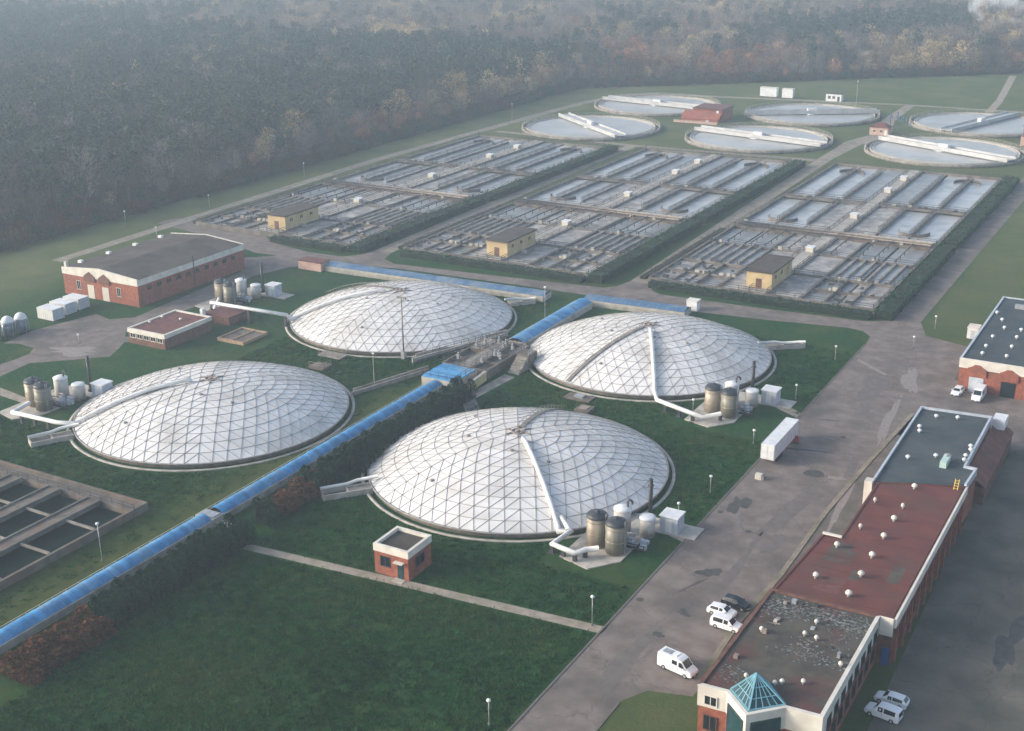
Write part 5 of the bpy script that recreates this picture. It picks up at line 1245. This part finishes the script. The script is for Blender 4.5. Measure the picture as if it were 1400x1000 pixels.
def tree_mesh(kind, seed):
    rr = random.Random(seed); tr = MB(); cr = MB()
    if kind == 'pine':
        H = rr.uniform(17, 21); tr.tube([(0, 0, 0), (.1, .1, H*.5), (0, .1, H*.93)], [.22, .17, .06], 6)
        crown_cards(cr, rr, H*.58, H, rr.uniform(2.3, 2.9), 330, .30, .8, lambda u: (1-.75*u)*(.55+.6*min(1, u*4)), .45, 14)
        for i in range(7): z = H*rr.uniform(.5, .8); a = rr.uniform(0, 6.28); tr.tube([(0, 0, z), (1.7*math.cos(a), 1.7*math.sin(a), z+.4)], [.05, .02], 3, False)
        for i in range(5): z = H*rr.uniform(.2, .5); a = rr.uniform(0, 6.28); tr.tube([(0, 0, z), (.9*math.cos(a), .9*math.sin(a), z-.1)], [.035, .015], 3, False)
    else:
        H = {'bare': rr.uniform(14, 18), 'bare_dark': rr.uniform(12, 16), 'ochre': rr.uniform(13, 17), 'rust': rr.uniform(11, 15)}[kind]
        tr.tube([(0, 0, 0), (.1, 0, H*.3), (-.1, .1, H*.6), (0, 0, H*.9)], [.28, .2, .12, .03], 6)
        for i in range(13):
            z = H*rr.uniform(.25, .75); a = rr.uniform(0, 6.28); L = rr.uniform(2.0, 4.2)*(1.1-z/H*.6)
            tr.tube([(0, 0, z), (L*.5*math.cos(a), L*.5*math.sin(a), z+L*.45), (L*math.cos(a), L*math.sin(a), z+L*1.1)], [.1, .06, .02], 4, False)
        sh = lambda u: math.sin(math.pi*min(1, .12+.85*u))**.7
        rc = H*rr.uniform(.25, .31)
        if kind.startswith('bare'): crown_cards(cr, rr, H*.3, H, rc, 560, .055, 1.5, sh, 0, 12)
        else: crown_cards(cr, rr, H*.28, H, rc, 430, .17, .75, sh, .2, 12)
    return tr, cr, H
KIND = ['pine', 'pine', 'pine', 'bare', 'bare', 'bare', 'bare_dark', 'bare_dark', 'ochre', 'ochre', 'rust', 'rust']
CM = {'pine': 'pine_needles', 'bare': 'twigs', 'bare_dark': 'twigs_dark', 'ochre': 'leaves_ochre', 'rust': 'leaves_rust'}
TL = {'pine': ('pine_tree', 'dark green pine with a bare brown trunk among the forest edge trees'), 'bare': ('bare_tree', 'leafless grey-brown tree with fine twigs at the forest edge'), 'bare_dark': ('bare_tree', 'leafless dark brown tree with dense twigs at the forest edge'), 'ochre': ('autumn_tree', 'pale ochre autumn tree at the forest edge'), 'rust': ('autumn_tree', 'rusty orange autumn tree at the forest edge')}
TG = {'pine': 'pines at the forest edge', 'bare': 'leafless trees at the forest edge', 'bare_dark': 'dark leafless trees at the forest edge', 'ochre': 'ochre autumn trees at the forest edge', 'rust': 'rusty autumn trees at the forest edge'}
TP = []
for i, k in enumerate(KIND):
    tr, cr, H = tree_mesh(k, 100+i)
    t = thing(TL[k][0], TL[k][1], 'tree', (0, 0, 0), 0, TG[k])
    a = tr.build('trunk', 'bark_pine' if k == 'pine' else 'bark', t, world=False); b = cr.build('crown', CM[k], t, world=False)
    TP.append((t, a, b))
def edge_dist(x, y):
    """metres inside the forest (negative outside)"""
    d1 = -316-x if y < 625 else 1e9
    nx, ny = -.638, .770       # inward normal of the north-east forest border
    d2 = (x+323)*nx+(y-625)*ny
    if y < 560: return d1 if x < -300 else -50
    return max(-316-x if y < 660 else -99, d2) if x < -316 else d2
def in_view(x, y, h=18, mg=110):
    q = proj(x, y, 0); 
    if q[2] < 50: return False
    q2 = proj(x, y, h)
    return -mg < q[0] < 1400+mg and q[1] > -75 and q2[1] < 1000 and q2[1] > -160
pts = []
rf = random.Random(11)
gx = -1250.0
while gx < 420:
    gy = 200.0
    while gy < 1500:
        x, y = gx+rf.uniform(-2.9, 2.9), gy+rf.uniform(-2.9, 2.9)
        e = edge_dist(x, y)
        if e > (3 if y > 330 else 3+(330-y)*.2) and in_view(x, y):
            d = math.hypot(x, y)
            n1 = noise.noise((x*.006, y*.006, 3.1)); n2 = noise.noise((x*.018, y*.018, 7.7)); n3 = rf.random()
            pine = (x < -335 and 250 < y < 700 and n1 > -.35 and e > 14+10*n2) or n1+.3*n2 > .30
            edge = e < 16
            if pine and not (edge and n3 < .6): k = rf.randrange(3) if n3 < .88 else rf.choice((3, 4, 5, 3, 4, 5, 8, 9, 6))
            elif n2 > .28 and n3 < .75: k = rf.choice((8, 9, 8, 9, 10))
            elif n2 < -.30 and n3 < .6: k = rf.choice((10, 11))
            else: k = rf.choice((3, 4, 5, 6, 7, 3, 4, 5, 6, 7, 8, 10, 11)) if n3 > .12 else rf.randrange(3)
            sc = rf.uniform(.62, 1.2)*(.72 if edge and k > 2 else 1)
            if not (rf.random() < .10+.25*max(0, -n2)): pts.append((d, x, y, k, sc, rf.uniform(0, 6.283)))
        gy += 5.9
    gx += 5.9
# the conspicuous autumn trees of the edge
for (px, py, k, sc) in ((548, 178, 8, 1.1), (532, 182, 9, .95), (620, 160, 8, 1.3), (628, 155, 9, 1.25), (668, 148, 8, 1.1), (680, 145, 9, .95), (650, 150, 10, .95), (705, 135, 11, .9), (300, 226, 9, .95), (322, 222, 8, .8), (355, 208, 11, 1.0), (400, 206, 9, .8), (270, 238, 10, .7), (288, 235, 8, .65), (590, 168, 8, .9), (575, 170, 4, .9), (470, 195, 11, .75), (495, 200, 10, .8), (740, 128, 10, .9), (760, 122, 8, .8), (1345, 98, 10, 1.0), (1310, 100, 8, 1.1), (1140, 108, 10, .95), (190, 130, 8, 1.1), (105, 140, 8, 1.0), (365, 110, 8, 1.1)):
    x, y = at(px, py); pts.append((0, x, y, k, sc, rf.uniform(0, 6)))
pts.sort()
near, far = pts[:300], pts[300:]
seen = set()
for (d, x, y, k, sc, rz) in near:
    p = TP[k][0]
    if k not in seen: seen.add(k); p.location = (x, y, 0); p.rotation_euler = (0, 0, rz); p.scale = (sc,)*3
    else: dup(p, (x, y, 0), rz, scale=sc)
for k in range(len(TP)):
    if k not in seen:
        d, x, y, kk, sc, rz = next(q for q in far if q[3] == k); TP[k][0].location = (x, y, 0)

def scatter(name, P_, pieces):
    """one object: points that carry a tree each (geometry nodes)"""
    me = bpy.data.meshes.new(name); me.from_pydata([(q[1], q[2], 0) for q in P_], [], [])
    for nm, ty, ix in (('kind', 'INT', 3), ('size', 'FLOAT', 4), ('turn', 'FLOAT', 5)):
        a = me.attributes.new(nm, ty, 'POINT'); a.data.foreach_set('value', [q[ix] for q in P_])
    o = bpy.data.objects.new(name, me); COL.objects.link(o)
    ng = bpy.data.node_groups.new(name, 'GeometryNodeTree')
    ng.interface.new_socket('Geometry', in_out='INPUT', socket_type='NodeSocketGeometry'); ng.interface.new_socket('Geometry', in_out='OUTPUT', socket_type='NodeSocketGeometry')
    N, L = ng.nodes, ng.links
    gi, go = N.new('NodeGroupInput'), N.new('NodeGroupOutput'); J = N.new('GeometryNodeJoinGeometry')
    def attr(nm, ty): a = N.new('GeometryNodeInputNamedAttribute'); a.data_type = ty; a.inputs['Name'].default_value = nm; return a.outputs['Attribute']
    kd, sz, tn = attr('kind', 'INT'), attr('size', 'FLOAT'), attr('turn', 'FLOAT')
    cx = N.new('ShaderNodeCombineXYZ'); L.new(tn, cx.inputs[2])
    for k, objs in pieces.items():
        cmp = N.new('FunctionNodeCompare'); cmp.data_type = 'INT'; cmp.operation = 'EQUAL'; L.new(kd, cmp.inputs[2]); cmp.inputs[3].default_value = k
        jj = N.new('GeometryNodeJoinGeometry')
        for ob in objs:
            oi = N.new('GeometryNodeObjectInfo'); oi.transform_space = 'ORIGINAL'; oi.inputs['Object'].default_value = ob; L.new(oi.outputs['Geometry'], jj.inputs[0])
        ip = N.new('GeometryNodeInstanceOnPoints'); L.new(gi.outputs[0], ip.inputs['Points']); L.new(cmp.outputs[0], ip.inputs['Selection']); L.new(jj.outputs[0], ip.inputs['Instance'])
        L.new(cx.outputs[0], ip.inputs['Rotation']); L.new(sz, ip.inputs['Scale']); L.new(ip.outputs[0], J.inputs[0])
    L.new(J.outputs[0], go.inputs[0])
    md = o.modifiers.new('scatter', 'NODES'); md.node_group = ng
    return o
fo = scatter('forest', far, {k: (TP[k][1], TP[k][2]) for k in range(len(TP))})
tag(fo, kind='stuff')
# brush along the forest edge
bs = [redp[0].children[0], protos[0].children[0]]
bt = []
for k, mt in enumerate(('brown_shrub', 'red_shrub', 'hedge')):
    t = thing('edge_bush', ['brown leafless bush at the foot of the forest edge', 'reddish bush at the foot of the forest edge', 'dark green bush at the foot of the forest edge'][k], 'bush', (0, 0, 0), 0, 'bushes at the foot of the forest edge')
    cb = MB(); rr = random.Random(300+k); crown_cards(cb, rr, .2, 3.2, 2.0, 260, .10, .9, lambda u: math.sin(math.pi*(.2+.75*u)), 0, 10); ob = cb.build('foliage', mt, t, world=False); sb2 = MB(); [sb2.tube([(0, 0, 0), (.5*math.cos(q), .5*math.sin(q), 1.6)], [.05, .02], 4, False) for q in (0, 2, 4)]; sb2.build('stems', 'bark', t, world=False); bt.append((t, ob))
bp = []
for i in range(2600):
    y = rf.uniform(215, 640) if i % 3 else rf.uniform(625, 900)
    if i % 3: e = rf.uniform(-1, 30 if y < 330 else 9); x = -317-e
    else:
        s = rf.uniform(0, 330); e = rf.uniform(-2, 10); x = -323+.77*s-.638*e; y = 625+.638*s+.77*e
    if in_view(x, y, 3): bp.append((math.hypot(x, y), x, y, rf.choice((0, 0, 1, 2)), rf.uniform(.5, 1.25), rf.uniform(0, 6.28)))
bp.sort()
seen = set()
for (d, x, y, k, sc, rz) in bp[:120]:
    if k not in seen: seen.add(k); bt[k][0].location = (x, y, 0); bt[k][0].scale = (sc,)*3
    else: dup(bt[k][0], (x, y, 0), rz, scale=sc)
tag(scatter('brush', bp[120:], {k: (bt[k][1],) for k in range(3)}), kind='stuff')

# grass tufts on the near lawns
gt = []
for k in range(3):
    rr = random.Random(500+k); tb = MB()
    for i in range(16):
        a = rr.uniform(0, 6.283); q = Vector((rr.gauss(0, .22), rr.gauss(0, .22), .01)); e = Vector((math.cos(a), math.sin(a), 0))*rr.uniform(.03, .07); u = Vector((rr.gauss(0, .08), rr.gauss(0, .08), rr.uniform(.08, .2)))
        tb.quad(q-e, q+e, q+u+e*.3, q+u-e*.3)
    gt.append(tb)
def on_lawn(x, y):
    if not (-250 < x < -69.5 and 76 < y < 292): return False
    for cx, cy in DOMES:
        if math.hypot(x-cx, y-cy) < 29.2: return False
    if -147.5 < x < -129.5: return False
    if -108.5 < x < -99.8 and 142.5 < y < 151.5: return False
    if abs(y-(140.9+(x+131)*.08)) < 1.5 and x > -131: return False
    if x < -153 and y < 145: return False
    if -153 < x < -143 and y < 215 and rf.random() < .7: return False
    if x < -192 and y > 160: return False
    for ux, uy in (ctr(816, 751), ctr(974, 567)):
        if -6 < x-ux < 15 and -10 < y-uy < 15: return False
    return y < 280
gp = []
while len(gp) < 30000:
    x, y = rf.uniform(-215, -69.5), rf.uniform(78, 280)
    if rf.random() < .35 and not (y < 145 and x > -130): continue
    if rf.random() > .62+.35*noise.noise((x*.07, y*.07, 2.2))+.35*noise.noise((x*.5, y*.5, 5)): continue
    if on_lawn(x, y): 
        nv = noise.noise((x*.06, y*.06, 8.8))+rf.gauss(0, .35)
        gp.append((0, x, y, 1 if nv > .3 else (2 if nv < -.3 else 0), rf.uniform(.6, 1.7), rf.uniform(0, 6.28)))
src = []
for k in range(3):
    o = gt[k].build('grass_tuft', ('tuft_green', 'tuft_dry', 'tuft_dark')[k]); q = next(g for g in gp if g[3] == k); o.location = (q[1], q[2], 0); tag(o, kind='stuff'); src.append(o)
tag(scatter('lawn_grass', gp, {k: (src[k],) for k in range(3)}), kind='stuff')

# steam plume over the far forest
sm = MB(); rs_ = random.Random(4)
for i in range(16):
    u = i/15; px, py = 1342+70*u+rs_.uniform(-6, 6), 14-10*u+rs_.uniform(-8, 8)+ (6 if u > .5 else 0)
    d = FW*F_PX+RT*(px-700)-UP*(py-500); c = EYE+d*(930/d.length); r = rs_.uniform(4, 12)
    b = len(sm.v); nu, nv = 12, 8
    for a in range(nv+1):
        for e in range(nu):
            th, ph = math.pi*a/nv, 6.2832*e/nu; v = Vector((math.sin(th)*math.cos(ph), math.sin(th)*math.sin(ph), math.cos(th)))
            k = r*(1+.3*noise.noise(v*1.7+Vector((i, 0, 0)))); q = c+v*k; sm.v.append((q.x, q.y, max(q.z, 1)))
    for a in range(nv):
        for e in range(nu):
            f = (e+1) % nu; sm.f.append((b+a*nu+e, b+(a+1)*nu+e, b+(a+1)*nu+f, b+a*nu+f)); sm.sm.append(True)
st = sm.build('steam', 'concrete'); tag(st, kind='stuff')
SM = bpy.data.materials.new('steam'); SM.use_nodes = True; n_ = SM.node_tree; n_.nodes.clear()
pv = n_.nodes.new('ShaderNodeVolumePrincipled'); pv.inputs['Color'].default_value = (1, 1, 1, 1); tn_ = n_.nodes.new('ShaderNodeTexNoise'); tn_.inputs['Scale'].default_value = .11; tn_.inputs['Detail'].default_value = 3; tg_ = n_.nodes.new('ShaderNodeNewGeometry'); n_.links.new(tg_.outputs['Position'], tn_.inputs['Vector']); tr_ = n_.nodes.new('ShaderNodeMapRange'); tr_.inputs[1].default_value = .46; tr_.inputs[2].default_value = .75; tr_.inputs[4].default_value = .14; n_.links.new(tn_.outputs[0], tr_.inputs[0]); n_.links.new(tr_.outputs[0], pv.inputs['Density']); o_ = n_.nodes.new('ShaderNodeOutputMaterial'); n_.links.new(pv.outputs[0], o_.inputs['Volume'])
st.data.materials[0] = SM
